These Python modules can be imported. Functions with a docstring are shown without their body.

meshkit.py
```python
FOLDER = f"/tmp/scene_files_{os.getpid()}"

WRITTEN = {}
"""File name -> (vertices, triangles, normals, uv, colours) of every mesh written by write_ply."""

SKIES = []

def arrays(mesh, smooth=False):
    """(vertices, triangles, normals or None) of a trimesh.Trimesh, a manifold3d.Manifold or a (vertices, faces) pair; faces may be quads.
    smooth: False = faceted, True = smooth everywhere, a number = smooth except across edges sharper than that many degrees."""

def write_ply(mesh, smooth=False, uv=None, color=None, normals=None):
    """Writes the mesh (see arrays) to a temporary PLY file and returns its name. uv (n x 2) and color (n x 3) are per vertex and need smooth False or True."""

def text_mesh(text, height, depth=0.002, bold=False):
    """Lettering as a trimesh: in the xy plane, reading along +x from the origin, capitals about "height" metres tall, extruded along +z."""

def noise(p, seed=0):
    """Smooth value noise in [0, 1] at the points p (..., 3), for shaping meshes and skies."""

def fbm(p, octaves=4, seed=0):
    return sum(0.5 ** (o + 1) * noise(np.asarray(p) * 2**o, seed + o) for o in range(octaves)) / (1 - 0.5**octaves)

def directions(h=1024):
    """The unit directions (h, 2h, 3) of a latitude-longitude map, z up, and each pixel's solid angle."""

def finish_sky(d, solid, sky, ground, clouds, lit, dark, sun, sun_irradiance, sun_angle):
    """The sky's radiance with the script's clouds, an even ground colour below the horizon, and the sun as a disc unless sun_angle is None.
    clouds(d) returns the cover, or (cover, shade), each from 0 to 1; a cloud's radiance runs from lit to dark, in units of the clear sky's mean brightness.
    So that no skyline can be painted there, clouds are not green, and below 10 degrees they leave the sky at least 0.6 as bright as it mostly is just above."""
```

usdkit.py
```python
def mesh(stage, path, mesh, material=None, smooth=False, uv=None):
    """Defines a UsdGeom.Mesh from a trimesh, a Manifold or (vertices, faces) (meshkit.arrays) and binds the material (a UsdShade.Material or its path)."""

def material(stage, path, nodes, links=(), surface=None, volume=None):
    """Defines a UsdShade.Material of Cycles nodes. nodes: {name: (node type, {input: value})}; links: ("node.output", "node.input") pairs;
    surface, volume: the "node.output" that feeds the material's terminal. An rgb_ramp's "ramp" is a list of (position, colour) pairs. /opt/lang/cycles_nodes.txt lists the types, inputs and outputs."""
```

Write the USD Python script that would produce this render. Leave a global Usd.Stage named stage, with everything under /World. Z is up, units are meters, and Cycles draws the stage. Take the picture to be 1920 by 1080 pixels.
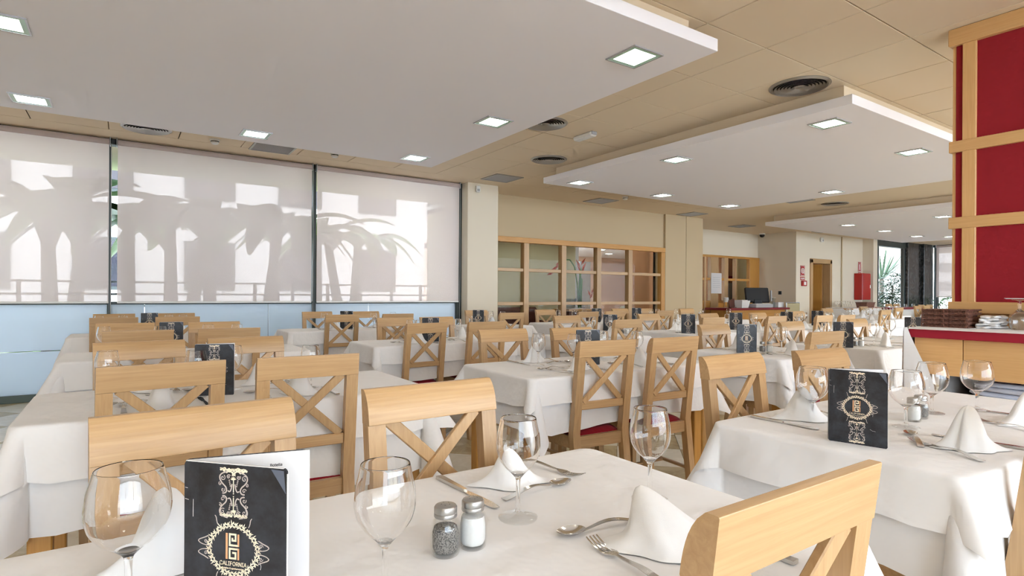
import math, random
import numpy as np, trimesh, manifold3d
from shapely import affinity
from shapely.geometry import LineString, Point, Polygon, box as sbox
from shapely.ops import unary_union
import usdkit, meshkit
from pxr import Usd, UsdGeom, UsdLux, UsdShade, Gf, Sdf

stage = Usd.Stage.CreateInMemory()
UsdGeom.SetStageUpAxis(stage, UsdGeom.Tokens.z)
UsdGeom.SetStageMetersPerUnit(stage, 1.0)
UsdGeom.Xform.Define(stage, '/World'); UsdGeom.Scope.Define(stage, '/World/Looks')
PI = math.pi

# ------------------------------------------------------------------ camera
EYE, YAW, ROLL, FPX, SHIFT = (0, 0, 1.14), math.radians(34.08), 0.006, 1074.5, 11.6
EXPOSURE = 0.38
cam = UsdGeom.Camera.Define(stage, '/World/camera')
fw = np.array([math.sin(YAW), math.cos(YAW), 0]); rt = np.array([math.cos(YAW), -math.sin(YAW), 0]); up = np.array([0, 0, 1.0])
r2 = rt*math.cos(ROLL)+up*math.sin(ROLL); u2 = up*math.cos(ROLL)-rt*math.sin(ROLL)
cam.AddTransformOp().Set(Gf.Matrix4d(*r2, 0, *u2, 0, *(-fw), 0, *EYE, 1))
cam.CreateHorizontalApertureAttr(36.0); cam.CreateVerticalApertureAttr(20.25)
cam.CreateFocalLengthAttr(FPX/1920*36); cam.CreateVerticalApertureOffsetAttr(SHIFT/1920*36)
cam.CreateFStopAttr(0.0); cam.CreateClippingRangeAttr(Gf.Vec2f(0.02, 500)); cam.CreateExposureAttr(EXPOSURE)

# ------------------------------------------------------------------ light
SKY_STRENGTH, LAMP_STRENGTH = 7.2, 22.0
M = {}
def mat(name, nodes, links=(), surface='p.BSDF', volume=None):
    M[name] = usdkit.material(stage, '/World/Looks/'+name, nodes, links, surface=surface, volume=volume); return M[name]
sky = UsdLux.DomeLight.Define(stage, '/World/sky')
sky.CreateIntensityAttr(1.0)
skym = usdkit.material(stage, '/World/Looks/sky_look', {
    'g': ('texture_coordinate', {}), 'n': ('noise_texture', {'scale': 3.0, 'detail': 5.0}),
    'r': ('rgb_ramp', {'ramp': [(0.42, (0.62, 0.78, 1.0)), (0.62, (1.0, 1.0, 1.0))]}),
    'b': ('background_shader', {'strength': SKY_STRENGTH})},
    [('g.generated', 'n.vector'), ('n.fac', 'r.fac'), ('r.color', 'b.color')], surface='b.background')
UsdShade.MaterialBindingAPI.Apply(sky.GetPrim()).Bind(skym)

sun = UsdLux.DistantLight.Define(stage, '/World/sun'); SUN_STRENGTH = 18.0
sun.CreateIntensityAttr(SUN_STRENGTH); sun.CreateAngleAttr(0.6); sun.CreateColorAttr(Gf.Vec3f(1.0, 0.97, 0.95))
SUN_TO = np.array([0.35, 0.40, -1.0]); SUN_TO = SUN_TO/np.linalg.norm(SUN_TO)       # the way the sunlight travels
sz = -SUN_TO; sx_ = np.cross((0, 1.0, 0), sz); sx_ /= np.linalg.norm(sx_); sy_ = np.cross(sz, sx_)
sun.AddTransformOp().Set(Gf.Matrix4d(*sx_, 0, *sy_, 0, *sz, 0, 0, 0, 20, 1))

# ------------------------------------------------------------------ materials
def lin(r, g, b):
    f = lambda c: c/255/12.92 if c/255 <= 0.04045 else ((c/255+0.055)/1.055)**2.4
    return (f(r), f(g), f(b))
def plain(name, c, rough=0.5, **kw):
    return mat(name, {'p': ('principled_bsdf', {'base_color': c, 'roughness': rough, **kw})})
def wood(name, c1, c2, axis, rough=0.38):
    s = [60.0, 60.0, 60.0]; s[axis] = 2.4
    return mat(name, {
        't': ('texture_coordinate', {}), 'oi': ('object_info', {}), 'm': ('mapping', {'scale': tuple(s)}),
        'va': ('vector_math', {'math_type': 'multiply_add', 'vector2': (7.0, 5.0, 3.0)}),
        'n': ('noise_texture', {'scale': 1.6, 'detail': 6.0, 'roughness': 0.6, 'distortion': 0.7}),
        'r': ('rgb_ramp', {'ramp': [(0.15, c1), (0.8, c2)]}),
        'h': ('hsv', {'hue': 0.5, 'saturation': 1.0, 'fac': 1.0}), 'mr': ('map_range', {'from_min': 0.0, 'from_max': 1.0, 'to_min': 0.88, 'to_max': 1.1}),
        'bu': ('bump', {'strength': 0.12, 'distance': 0.002}),
        'p': ('principled_bsdf', {'roughness': rough, 'coat_weight': 0.12, 'coat_roughness': 0.2})},
        [('t.object', 'm.vector'), ('oi.random', 'va.vector1'), ('m.vector', 'va.vector3'), ('va.vector', 'n.vector'), ('n.fac', 'r.fac'), ('r.color', 'h.color'), ('oi.random', 'mr.value'), ('mr.result', 'h.value'),
         ('h.color', 'p.base_color'), ('n.fac', 'bu.height'), ('bu.normal', 'p.normal')])
BE1, BE2 = lin(174, 136, 92), lin(203, 167, 122)
wood('beech_x', BE1, BE2, 0); wood('beech_y', BE1, BE2, 1); wood('beech_z', BE1, BE2, 2)
wood('oak_x', lin(176, 122, 52), lin(205, 150, 76), 0); wood('oak_z', lin(176, 122, 52), lin(205, 150, 76), 2)
wood('maple_y', lin(216, 164, 104), lin(232, 186, 128), 1); wood('maple_z', lin(216, 164, 104), lin(232, 186, 128), 2)
def cloth(name, c, sc=900.0, transl=0.0):
    return mat(name, {'t': ('texture_coordinate', {}), 'n': ('noise_texture', {'scale': 5.0, 'detail': 4.0}), 'w': ('noise_texture', {'scale': sc, 'detail': 1.0}),
        'b1': ('bump', {'strength': 0.35, 'distance': 0.05}), 'b2': ('bump', {'strength': 0.1, 'distance': 0.001}),
        'p': ('principled_bsdf', {'base_color': c, 'roughness': 0.85, 'sheen_weight': 0.15, 'specular_ior_level': 0.2})},
        [('t.object', 'n.vector'), ('t.object', 'w.vector'), ('n.fac', 'b1.height'), ('w.fac', 'b2.height'), ('b1.normal', 'b2.normal'), ('b2.normal', 'p.normal')])
cloth('linen_white', (0.84, 0.815, 0.80)); cloth('linen_under', (0.82, 0.80, 0.795)); cloth('napkin_white', (0.88, 0.87, 0.865)); cloth('linen_blue', (0.62, 0.65, 0.76))
cloth('seat_red', lin(150, 12, 34), 600.0); cloth('red_felt', lin(150, 30, 40), 300.0)
plain('red_band', lin(160, 16, 44), 0.5); plain('counter_red', lin(120, 18, 34), 0.4)
plain('slab_white', (0.90, 0.865, 0.885), 0.7); plain('ceiling_tan', lin(230, 211, 183), 0.75); plain('ceiling_seam', lin(140, 122, 98), 0.9)
def wallm(name, c):
    return mat(name, {'t': ('geometry', {}), 'n': ('noise_texture', {'scale': 60.0, 'detail': 3.0}), 'b': ('bump', {'strength': 0.08, 'distance': 0.004}), 'p': ('principled_bsdf', {'base_color': c, 'roughness': 0.8})},
               [('t.position', 'n.vector'), ('n.fac', 'b.height'), ('b.normal', 'p.normal')])
wallm('wall_cream', lin(198, 177, 144)); wallm('wall_white', lin(226, 214, 194)); wallm('wall_tan', lin(180, 168, 132)); wallm('wall_peach', lin(240, 204, 180)); wallm('wall_orange', lin(222, 172, 134)); wallm('stone_grey', lin(150, 148, 145)); wallm('facade', (0.7, 0.68, 0.66))
plain('frame_dark', lin(52, 62, 62), 0.4); plain('frame_green', lin(88, 104, 100), 0.5); plain('steel_trim', lin(190, 192, 195), 0.35, metallic=0.8)
plain('steel', (0.62, 0.60, 0.57), 0.16, metallic=1.0); plain('aluminium', (0.46, 0.45, 0.43), 0.32, metallic=0.95); plain('grille_grey', (0.42, 0.41, 0.42), 0.6); plain('black_gap', (0.01, 0.01, 0.01), 0.9)
plain('plastic_white', (0.8, 0.79, 0.76), 0.4); plain('plastic_black', (0.010, 0.010, 0.011), 0.6); plain('paper', (0.68, 0.65, 0.64), 0.7); plain('ink', (0.03, 0.03, 0.03), 0.6)
plain('sign_red', lin(170, 30, 28), 0.4); plain('cabinet_red', lin(176, 24, 20), 0.25); plain('sign_white', (0.85, 0.85, 0.84), 0.5)
plain('gold_print', lin(238, 224, 198), 0.5); plain('silver_print', lin(190, 178, 170), 0.5); plain('copper_print', lin(226, 168, 122), 0.4); plain('cream_print', lin(244, 226, 196), 0.4)
plain('worn_blue', lin(92, 98, 112), 0.5); plain('foot_black', (0.02, 0.02, 0.02), 0.7); plain('lens_green', (0.45, 0.68, 0.55), 0.2); plain('recess_white', (0.85, 0.85, 0.82), 0.5)
plain('leaf', (0.045, 0.16, 0.03), 0.4); plain('leaf_light', (0.16, 0.34, 0.05), 0.4); plain('leaf_dark', (0.02, 0.06, 0.02), 0.45); plain('bark', (0.10, 0.085, 0.07), 0.9); plain('flower_red', lin(176, 70, 40), 0.5); plain('stem_green', (0.10, 0.20, 0.06), 0.5)
plain('sofa_brown', lin(82, 36, 22), 0.5); plain('pave', (0.72, 0.70, 0.68), 0.9); plain('patio', (0.80, 0.78, 0.77), 0.9); plain('salt', (0.86, 0.85, 0.83), 0.9); plain('screen', (0.02, 0.02, 0.03), 0.1)
mat('pepper', {'n': ('noise_texture', {'scale': 500.0, 'detail': 2.0}), 't': ('texture_coordinate', {}), 'r': ('rgb_ramp', {'ramp': [(0.38, (0.03, 0.03, 0.03)), (0.55, (0.30, 0.28, 0.26))]}), 'p': ('principled_bsdf', {'roughness': 0.9})}, [('t.object', 'n.vector'), ('n.fac', 'r.fac'), ('r.color', 'p.base_color')])
mat('wicker', {'n': ('noise_texture', {'scale': 90.0}), 't': ('texture_coordinate', {}), 'r': ('rgb_ramp', {'ramp': [(0.35, lin(86, 54, 44)), (0.7, lin(138, 94, 78))]}), 'p': ('principled_bsdf', {'roughness': 0.5})}, [('t.object', 'n.vector'), ('n.fac', 'r.fac'), ('r.color', 'p.base_color')])
mat('glass', {'p': ('principled_bsdf', {'base_color': (1, 1, 1), 'roughness': 0.0, 'ior': 1.45, 'transmission_weight': 1.0})})
def thin_glass(name, c, f0, f1):
    mat(name, {'t': ('transparent_bsdf', {'color': c}), 'g': ('glossy_bsdf', {'color': (1, 1, 1), 'roughness': 0.0}), 'w': ('layer_weight', {'blend': 0.5}), 'pw': ('math', {'math_type': 'power', 'value2': 6.0}),
        'ml': ('math', {'math_type': 'multiply_add', 'value2': f1, 'value3': f0, 'use_clamp': True}), 'm': ('mix_closure', {})},
        [('w.facing', 'pw.value1'), ('pw.value', 'ml.value1'), ('ml.value', 'm.fac'), ('t.BSDF', 'm.closure1'), ('g.BSDF', 'm.closure2')], surface='m.closure')
thin_glass('clear_glass', (0.97, 0.975, 0.975), 0.04, 0.95); thin_glass('pane', (0.95, 0.965, 0.96), 0.006, 0.4)
mat('frosted', {'t': ('translucent_bsdf', {'color': (0.82, 0.90, 0.98)}), 'd': ('diffuse_bsdf', {'color': (0.74, 0.79, 0.86)}), 'm': ('mix_closure', {'fac': 0.22}), 'g': ('glossy_bsdf', {'roughness': 0.25, 'color': (1, 1, 1)}), 'f': ('fresnel', {'IOR': 1.4}), 'k': ('mix_closure', {})},
    [('t.BSDF', 'm.closure1'), ('d.BSDF', 'm.closure2'), ('f.fac', 'k.fac'), ('m.closure', 'k.closure1'), ('g.BSDF', 'k.closure2')], surface='k.closure')
mat('blind_fabric', {'t': ('translucent_bsdf', {'color': (0.72, 0.61, 0.58)}), 'd': ('diffuse_bsdf', {'color': (0.78, 0.675, 0.65)}), 'm': ('mix_closure', {'fac': 0.55}), 'x': ('transparent_bsdf', {'color': (1, 0.95, 0.93)}), 'k': ('mix_closure', {'fac': 0.10})},
    [('t.BSDF', 'm.closure1'), ('d.BSDF', 'm.closure2'), ('m.closure', 'k.closure1'), ('x.BSDF', 'k.closure2')], surface='k.closure')
mat('menu_leather', {'t': ('texture_coordinate', {}), 'n': ('noise_texture', {'scale': 26.0, 'detail': 6.0, 'roughness': 0.65}), 'r': ('rgb_ramp', {'ramp': [(0.38, (0.007, 0.007, 0.009)), (0.8, (0.04, 0.047, 0.062))]}), 'b': ('bump', {'strength': 0.3, 'distance': 0.002}),
    'p': ('principled_bsdf', {'roughness': 0.42})}, [('t.object', 'n.vector'), ('n.fac', 'r.fac'), ('r.color', 'p.base_color'), ('n.fac', 'b.height'), ('b.normal', 'p.normal')])
mat('marble_black', {'t': ('geometry', {}), 'n': ('noise_texture', {'scale': 6.0, 'detail': 8.0, 'distortion': 1.5}), 'r': ('rgb_ramp', {'ramp': [(0.45, (0.012, 0.013, 0.013)), (0.62, (0.05, 0.05, 0.05))]}), 'p': ('principled_bsdf', {'roughness': 0.2})}, [('t.position', 'n.vector'), ('n.fac', 'r.fac'), ('r.color', 'p.base_color')])
def marble(name, c1, c2):
    mat(name, {'t': ('geometry', {}), 'n': ('noise_texture', {'scale': 5.0, 'detail': 9.0, 'roughness': 0.68, 'distortion': 1.2}), 'r': ('rgb_ramp', {'ramp': [(0.35, c1), (0.65, c2)]}), 'p': ('principled_bsdf', {'roughness': 0.22, 'specular_ior_level': 0.6})}, [('t.position', 'n.vector'), ('n.fac', 'r.fac'), ('r.color', 'p.base_color')])
marble('tile_cream', lin(222, 214, 196), lin(238, 232, 218)); marble('tile_tan', lin(166, 146, 108), lin(206, 190, 152)); plain('grout', lin(140, 126, 104), 0.9)
mat('floor_far', {'t': ('geometry', {}), 'm': ('mapping', {'rotation': (0, 0, PI/4)}), 'c': ('checker_texture', {'color1': lin(228, 220, 202), 'color2': lin(188, 168, 130), 'scale': 1/0.4575}), 'p': ('principled_bsdf', {'roughness': 0.25})}, [('t.position', 'm.vector'), ('m.vector', 'c.vector'), ('c.color', 'p.base_color')])
mat('lamp_glow', {'e': ('emission', {'color': (1.0, 0.95, 0.84), 'strength': LAMP_STRENGTH})}, surface='e.emission')

# ------------------------------------------------------------------ helpers
used = {}
def numbered(parent, name):
    k = (parent, name); n = used.get(k, 0); used[k] = n+1
    return name if n == 0 else f'{name}_{n:03d}'
def path_of(parent): return '/World' if parent is None else str(parent.GetPath())
def tag(o, label, cat, group=None, kind=None):
    if label: o.SetCustomDataByKey('label', label)
    if cat: o.SetCustomDataByKey('category', cat)
    if group: o.SetCustomDataByKey('group', group)
    if kind: o.SetCustomDataByKey('kind', kind)
    return o
def rotz(a, loc=(0, 0, 0), flip=False):
    c, s = math.cos(a), math.sin(a)
    m = np.eye(4); m[:3, :3] = [[c, -s, 0], [s, c, 0], [0, 0, 1]]; m[:3, 3] = loc
    return m
def gf(m): return Gf.Matrix4d(*np.asarray(m, float).T.ravel().tolist())
def thing(name, label, cat, m=None, group=None, kind=None):
    x = UsdGeom.Xform.Define(stage, '/World/'+numbered('/World', name))
    x.AddTransformOp().Set(gf(np.eye(4) if m is None else m))
    return tag(x.GetPrim(), label, cat, group, kind)
def obj(name, mesh, m, parent=None, smooth=35, label=None, cat=None, group=None, kind=None):
    p = path_of(parent)
    q = usdkit.mesh(stage, p+'/'+numbered(p, name), mesh, M[m], smooth=smooth).GetPrim()
    return tag(q, label, cat, group, kind)
def copy(proto, m, label, group=None, cat=None):
    base = proto.GetName()
    while base[-4:-3] == '_' and base[-3:].isdigit(): base = base[:-4]
    x = UsdGeom.Xform.Define(stage, '/World/'+numbered('/World', base))
    x.GetPrim().GetReferences().AddInternalReference(proto.GetPath()); x.GetPrim().SetInstanceable(True)
    UsdGeom.Xformable(x).GetOrderedXformOps()[0].Set(gf(m))
    return tag(x.GetPrim(), label, cat or proto.GetCustomDataByKey('category'), group or proto.GetCustomDataByKey('group'))
protos = {}
def place(key, builder, m, label, group):
    """the first call builds the thing, the later ones copy it"""
    if key not in protos:
        protos[key] = builder(m, label, group); return protos[key]
    return copy(protos[key], m, label, group)
cat_ = trimesh.util.concatenate
def box(lo, hi, bev=0.0):
    lo, hi = np.minimum(lo, hi).astype(float), np.maximum(lo, hi).astype(float)
    if bev <= 0:
        return trimesh.creation.box(bounds=[lo, hi])
    b = min(bev, 0.45*min(hi-lo)); pts = []
    for i in np.ndindex(2, 2, 2):
        c = np.where(np.array(i) == 0, lo, hi); s = np.where(np.array(i) == 0, 1, -1)
        for k in range(3):
            p = c.copy()
            for j in range(3):
                if j != k: p[j] += s[j]*b
            pts.append(p)
    return trimesh.convex.convex_hull(np.array(pts))
def bar(p0, p1, w, t, bev=0.003, side=(0, 1, 0)):
    """rectangular bar from p0 to p1; t is measured along `side`, w across"""
    p0, p1 = np.array(p0, float), np.array(p1, float); d = p1-p0; L = np.linalg.norm(d); d /= L
    s = np.array(side, float); s -= d*(s@d); s /= np.linalg.norm(s); q = np.cross(s, d)
    b = box((-w/2, -t/2, 0), (w/2, t/2, L), bev); m = np.eye(4); m[:3, 0], m[:3, 1], m[:3, 2], m[:3, 3] = q, s, d, p0
    b.apply_transform(m); return b
def lathe(prof, n=32):
    prof = np.array(prof, float); a = np.linspace(0, 2*PI, n, endpoint=False)
    v = np.stack([prof[:, None, 0]*np.cos(a), prof[:, None, 0]*np.sin(a), np.broadcast_to(prof[:, None, 1], (len(prof), n))], -1).reshape(-1, 3)
    f = []
    for i in range(len(prof)-1):
        for j in range(n):
            a0, a1, b0, b1 = i*n+j, i*n+(j+1) % n, (i+1)*n+j, (i+1)*n+(j+1) % n
            f += [[a0, a1, b1], [a0, b1, b0]]
    m = trimesh.Trimesh(v, f, process=False); m.merge_vertices(); m.update_faces(m.nondegenerate_faces()); 
    return m
def tube(pts, r, n=8):
    p = np.asarray(pts, float); t = np.gradient(p, axis=0); t /= np.linalg.norm(t, axis=1, keepdims=True)+1e-12
    ref = np.where(np.abs(t[:, 2:]) < 0.9, [0, 0, 1.0], [1.0, 0, 0]); a = np.cross(t, ref); a /= np.linalg.norm(a, axis=1, keepdims=True); b = np.cross(t, a)
    ang = np.arange(n)*2*PI/n; rr = np.broadcast_to(r, (len(p),))
    v = (p[:, None]+rr[:, None, None]*(np.cos(ang)[None, :, None]*a[:, None]+np.sin(ang)[None, :, None]*b[:, None])).reshape(-1, 3)
    f = []
    for i in range(len(p)-1):
        for j in range(n):
            f += [[i*n+j, i*n+(j+1) % n, (i+1)*n+(j+1) % n], [i*n+j, (i+1)*n+(j+1) % n, (i+1)*n+j]]
    for j in range(1, n-1):
        f += [[0, j+1, j], [(len(p)-1)*n, (len(p)-1)*n+j, (len(p)-1)*n+j+1]]
    return trimesh.Trimesh(v, f, process=False)
def extrude(poly, d):
    gs = [g for g in getattr(poly, 'geoms', [poly]) if g.area > 1e-12]
    return cat_([trimesh.creation.extrude_polygon(g, d, engine='earcut') for g in gs])
def xf(mesh, m): mesh = mesh.copy(); mesh.apply_transform(m); return mesh
def rot(axis, a, loc=(0, 0, 0)): 
    m = trimesh.transformations.rotation_matrix(a, axis); m[:3, 3] = loc; return m
UPRIGHT_X = np.array([[1, 0, 0, 0], [0, 0, -1, 0], [0, 1, 0, 0], [0, 0, 0, 1.0]])   # xy drawing stands up in xz, facing -y

# ------------------------------------------------------------------ structure
CZ, SZ, WY = 2.81, 2.61, 7.68
fl = thing('floor', 'diagonal checker marble floor of cream and tan tiles', None, kind='structure')
TS, U0, V0 = 0.4575, 3.94, 1.405
obj('base', box((-4, -5, -0.12), (26, 7.75, -0.012)), 'grout', fl)
from shapely.geometry import Polygon as Pg
room = sbox(-1.6, 0.3, 5.2, 7.62); n_t = 0
tile_polys = []
for i in range(-20, 20):
    for j in range(-20, 20):
        u, v = U0+i*TS, V0+j*TS; g = 0.0015; q = []
        for du, dv in ((g, g), (TS-g, g), (TS-g, TS-g), (g, TS-g)):
            uu, vv = u+du, v+dv; q.append(((uu-vv)/2**.5, (uu+vv)/2**.5))
        p = Pg(q)
        if room.covers(p.centroid): 
            tile_polys.append(p); obj('tile', xf(trimesh.creation.extrude_polygon(p, 0.012, engine='earcut'), rot((0, 0, 1), 0, (0, 0, -0.012))), 'tile_tan' if (i+j) % 2 else 'tile_cream', fl, False)
rest = sbox(-4, -5, 26, 7.75).difference(unary_union([p.buffer(0.002) for p in tile_polys]).buffer(0.004).buffer(-0.004))
obj('outer_tiling', xf(extrude(rest, 0.012), rot((0, 0, 1), 0, (0, 0, -0.012))), 'floor_far', fl, False, kind='stuff')
ce = thing('ceiling', 'tan panel ceiling', None, kind='structure')
obj('backing', box((-4, -5, CZ+0.012), (26, 9.6, CZ+0.2)), 'ceiling_seam', ce)
CT, CX0, CY0 = 0.62, 2.96, 2.25; cp = []
for i in range(-7, 11):
    for j in range(-4, 9):
        x, y = CX0+i*CT, CY0+j*CT
        over = (x > -3 and x+CT < 2.9 and y > 2.3 and y+CT < 5.9) or (x > 4.75 and x+CT < 8.4 and y > 2.3 and y+CT < 5.9)
        if over or y+CT > 7.7 or y < 0.2 or x < -1.8: continue
        g = 0.0035; cp.append(sbox(x, y, x+CT, y+CT))
        obj('panel', box((x+g, y+g, CZ), (x+CT-g, y+CT-g, CZ+0.014), 0.0025), 'ceiling_tan', ce, False)
restc = sbox(-4, -5, 26, 9.6).difference(unary_union(cp))
obj('plain_field', xf(extrude(restc, 0.012), rot((0, 0, 1), 0, (0, 0, CZ))), 'ceiling_tan', ce, False)

def struct(name, mesh, m, smooth=False, label=None):
    return obj(name, mesh, m, None, smooth, kind='structure', label=label)
struct('wall_left', box((-3.3, -5, 0), (-3.1, 8, CZ)), 'wall_cream')
w6 = thing('window_6', 'long patio window wall behind the viewer', None, kind='structure')
for x in np.arange(-3.2, 26.1, 2.25): obj('mullion', box((x-0.04, -5.1, 0), (x+0.04, -5.0, CZ), 0.006), 'frame_dark', w6)
for z in (0.0, CZ-0.07): obj('rail', box((-3.3, -5.1, z), (26, -5.0, z+0.07), 0.004), 'frame_dark', w6)
for x in np.arange(-3.2, 25, 2.25): obj('pane', box((x+0.04, -5.06, 0.07), (x+2.21, -5.052, CZ-0.07)), 'pane', w6, False)
struct('wall_right', box((22.0, -5, 0), (22.2, 1.2, CZ)), 'wall_cream')
wb = cat_([box((4.76, 8.05, 2.1), (9.22, 8.2, CZ+0.02)), box((9.15, 8.05, 0), (9.22, 8.2, 2.1)), box((4.2, 7.8, 0), (5.0, 8.2, CZ+0.02))])
struct('wall_back', wb, 'wall_cream')
struct('column_back', box((4.24, 7.46, 0), (4.78, 8.04, CZ+0.01), 0.006), 'wall_white', label='cream square column at the end of the blinds')
struct('column_middle', cat_([box((9.22, 8.0, 0), (9.86, 8.25, CZ+0.01), 0.006), box((9.87, 8.0, 0), (10.42, 8.25, CZ+0.01), 0.006), box((10.4, 8.2, 0), (10.5, 9.4, CZ+0.01))]), 'wall_cream')
struct('wall_alcove', cat_([box((10.4, 9.25, 2.15), (14.6, 9.4, CZ+0.02)), box((14.4, 8.17, 0), (14.6, 9.4, CZ+0.02)), box((10.4, 9.25, 0), (11.9, 9.4, 2.15))]), 'wall_white')
struct('wall_door_side', cat_([box((14.6, 8.17, 0), (15.06, 8.32, CZ+0.02)), box((15.06, 8.17, 2.12), (16.14, 8.32, CZ+0.02)), box((16.14, 8.17, 0), (18.05, 8.32, CZ+0.02)), box((17.95, 7.88, 0), (18.2, 8.2, CZ+0.02))]), 'wall_white')
struct('trim_1', tube([(16.7, 8.15, 0), (16.7, 8.15, CZ)], 0.02), 'wall_cream', True)

# main window
w1 = thing('window_1', 'long window wall with dark mullions and frosted lower glass', None, kind='structure')
for x0, x1 in ((-2.345, -2.255), (-0.155, -0.122), (2.035, 2.075), (4.155, 4.245)):
    obj('mullion', box((x0, WY-0.04, 0.0), (x1, WY+0.08, CZ), 0.006), 'frame_dark', w1)
obj('bottom_rail', box((-3.1, WY-0.03, 0.0), (4.24, WY+0.07, 0.075), 0.004), 'frame_green', w1)
obj('head_rail', box((-3.1, WY-0.05, CZ-0.06), (4.24, WY+0.08, CZ), 0.004), 'frame_dark', w1)
obj('transom', box((-3.1, WY-0.01, 1.0), (4.24, WY+0.05, 1.03), 0.004), 'frame_dark', w1)
xs = [-3.1, -2.39, -1.1, 0.19, 1.5, 2.8, 4.155]
for a, b in zip(xs[:-1], xs[1:]):
    obj('frosted_pane', box((a+0.003, WY, 0.075), (b-0.003, WY+0.012, 0.513)), 'frosted', w1, False)
    obj('frosted_pane', box((a+0.003, WY, 0.521), (b-0.003, WY+0.012, 1.0)), 'frosted', w1, False)
xm = [-3.1, -2.345, -2.255, -0.155, -0.122, 2.035, 2.075, 4.155]
for k in (0, 2, 4, 6):
    obj('pane', box((xm[k], WY+0.02, 1.03), (xm[k+1], WY+0.026, CZ-0.06)), 'pane', w1, False)

def blind(x0, x1, y, z0, z1, label, axis=0):
    t = thing('roller_blind', label, 'blind', group='roller blinds')
    sw = (lambda m: m) if axis == 0 else (lambda m: xf(m, np.array([[0, -1, 0, 0], [1, 0, 0, 0], [0, 0, 1, 0], [0, 0, 0, 1.0]])))
    g = 24; X = np.linspace(x0, x1, g); Z = np.linspace(z0, z1-0.02, 10); v = []; 
    for k, z in enumerate(Z):
        for x in X: v.append((x, y+0.004*math.sin(3.1*x+1.2*z), z))
    f = [[k*g+i, k*g+i+1, (k+1)*g+i+1, (k+1)*g+i] for k in range(9) for i in range(g-1)]
    obj('fabric', sw(trimesh.Trimesh(*meshkit.arrays((v, f))[:2], process=False)), 'blind_fabric', t, True)
    obj('roller', sw(tube([(x0, y+0.01, z1), (x1, y+0.01, z1)], 0.032, 16)), 'blind_fabric', t)
    obj('bottom_bar', sw(box((x0, y-0.006, z0-0.006), (x1, y+0.008, z0+0.016), 0.004)), 'plastic_white', t)
    for x in (x0-0.012, x1+0.004):
        obj('bracket', sw(box((x, y-0.03, z1-0.045), (x+0.008, y+0.06, z1+0.05), 0.002)), 'steel_trim', t)
    xx = x1+0.018; obj('pull_chain', sw(tube([(xx, y, z1-0.02), (xx+0.002, y, 1.6), (xx, y, 0.75)], 0.003, 5)), 'steel_trim', t)
    return t
BY = WY-0.10
blind(-2.28, -0.142, BY, 1.02, CZ-0.045, 'pale pink roller blind left of the narrow gap showing green leaves')
blind(-0.066, 2.0, BY, 1.02, CZ-0.045, 'wide pale pink roller blind between the two gaps, tree shapes behind')
blind(2.065, 4.16, BY, 1.02, CZ-0.045, 'pale pink roller blind beside the cream square column')

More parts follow.
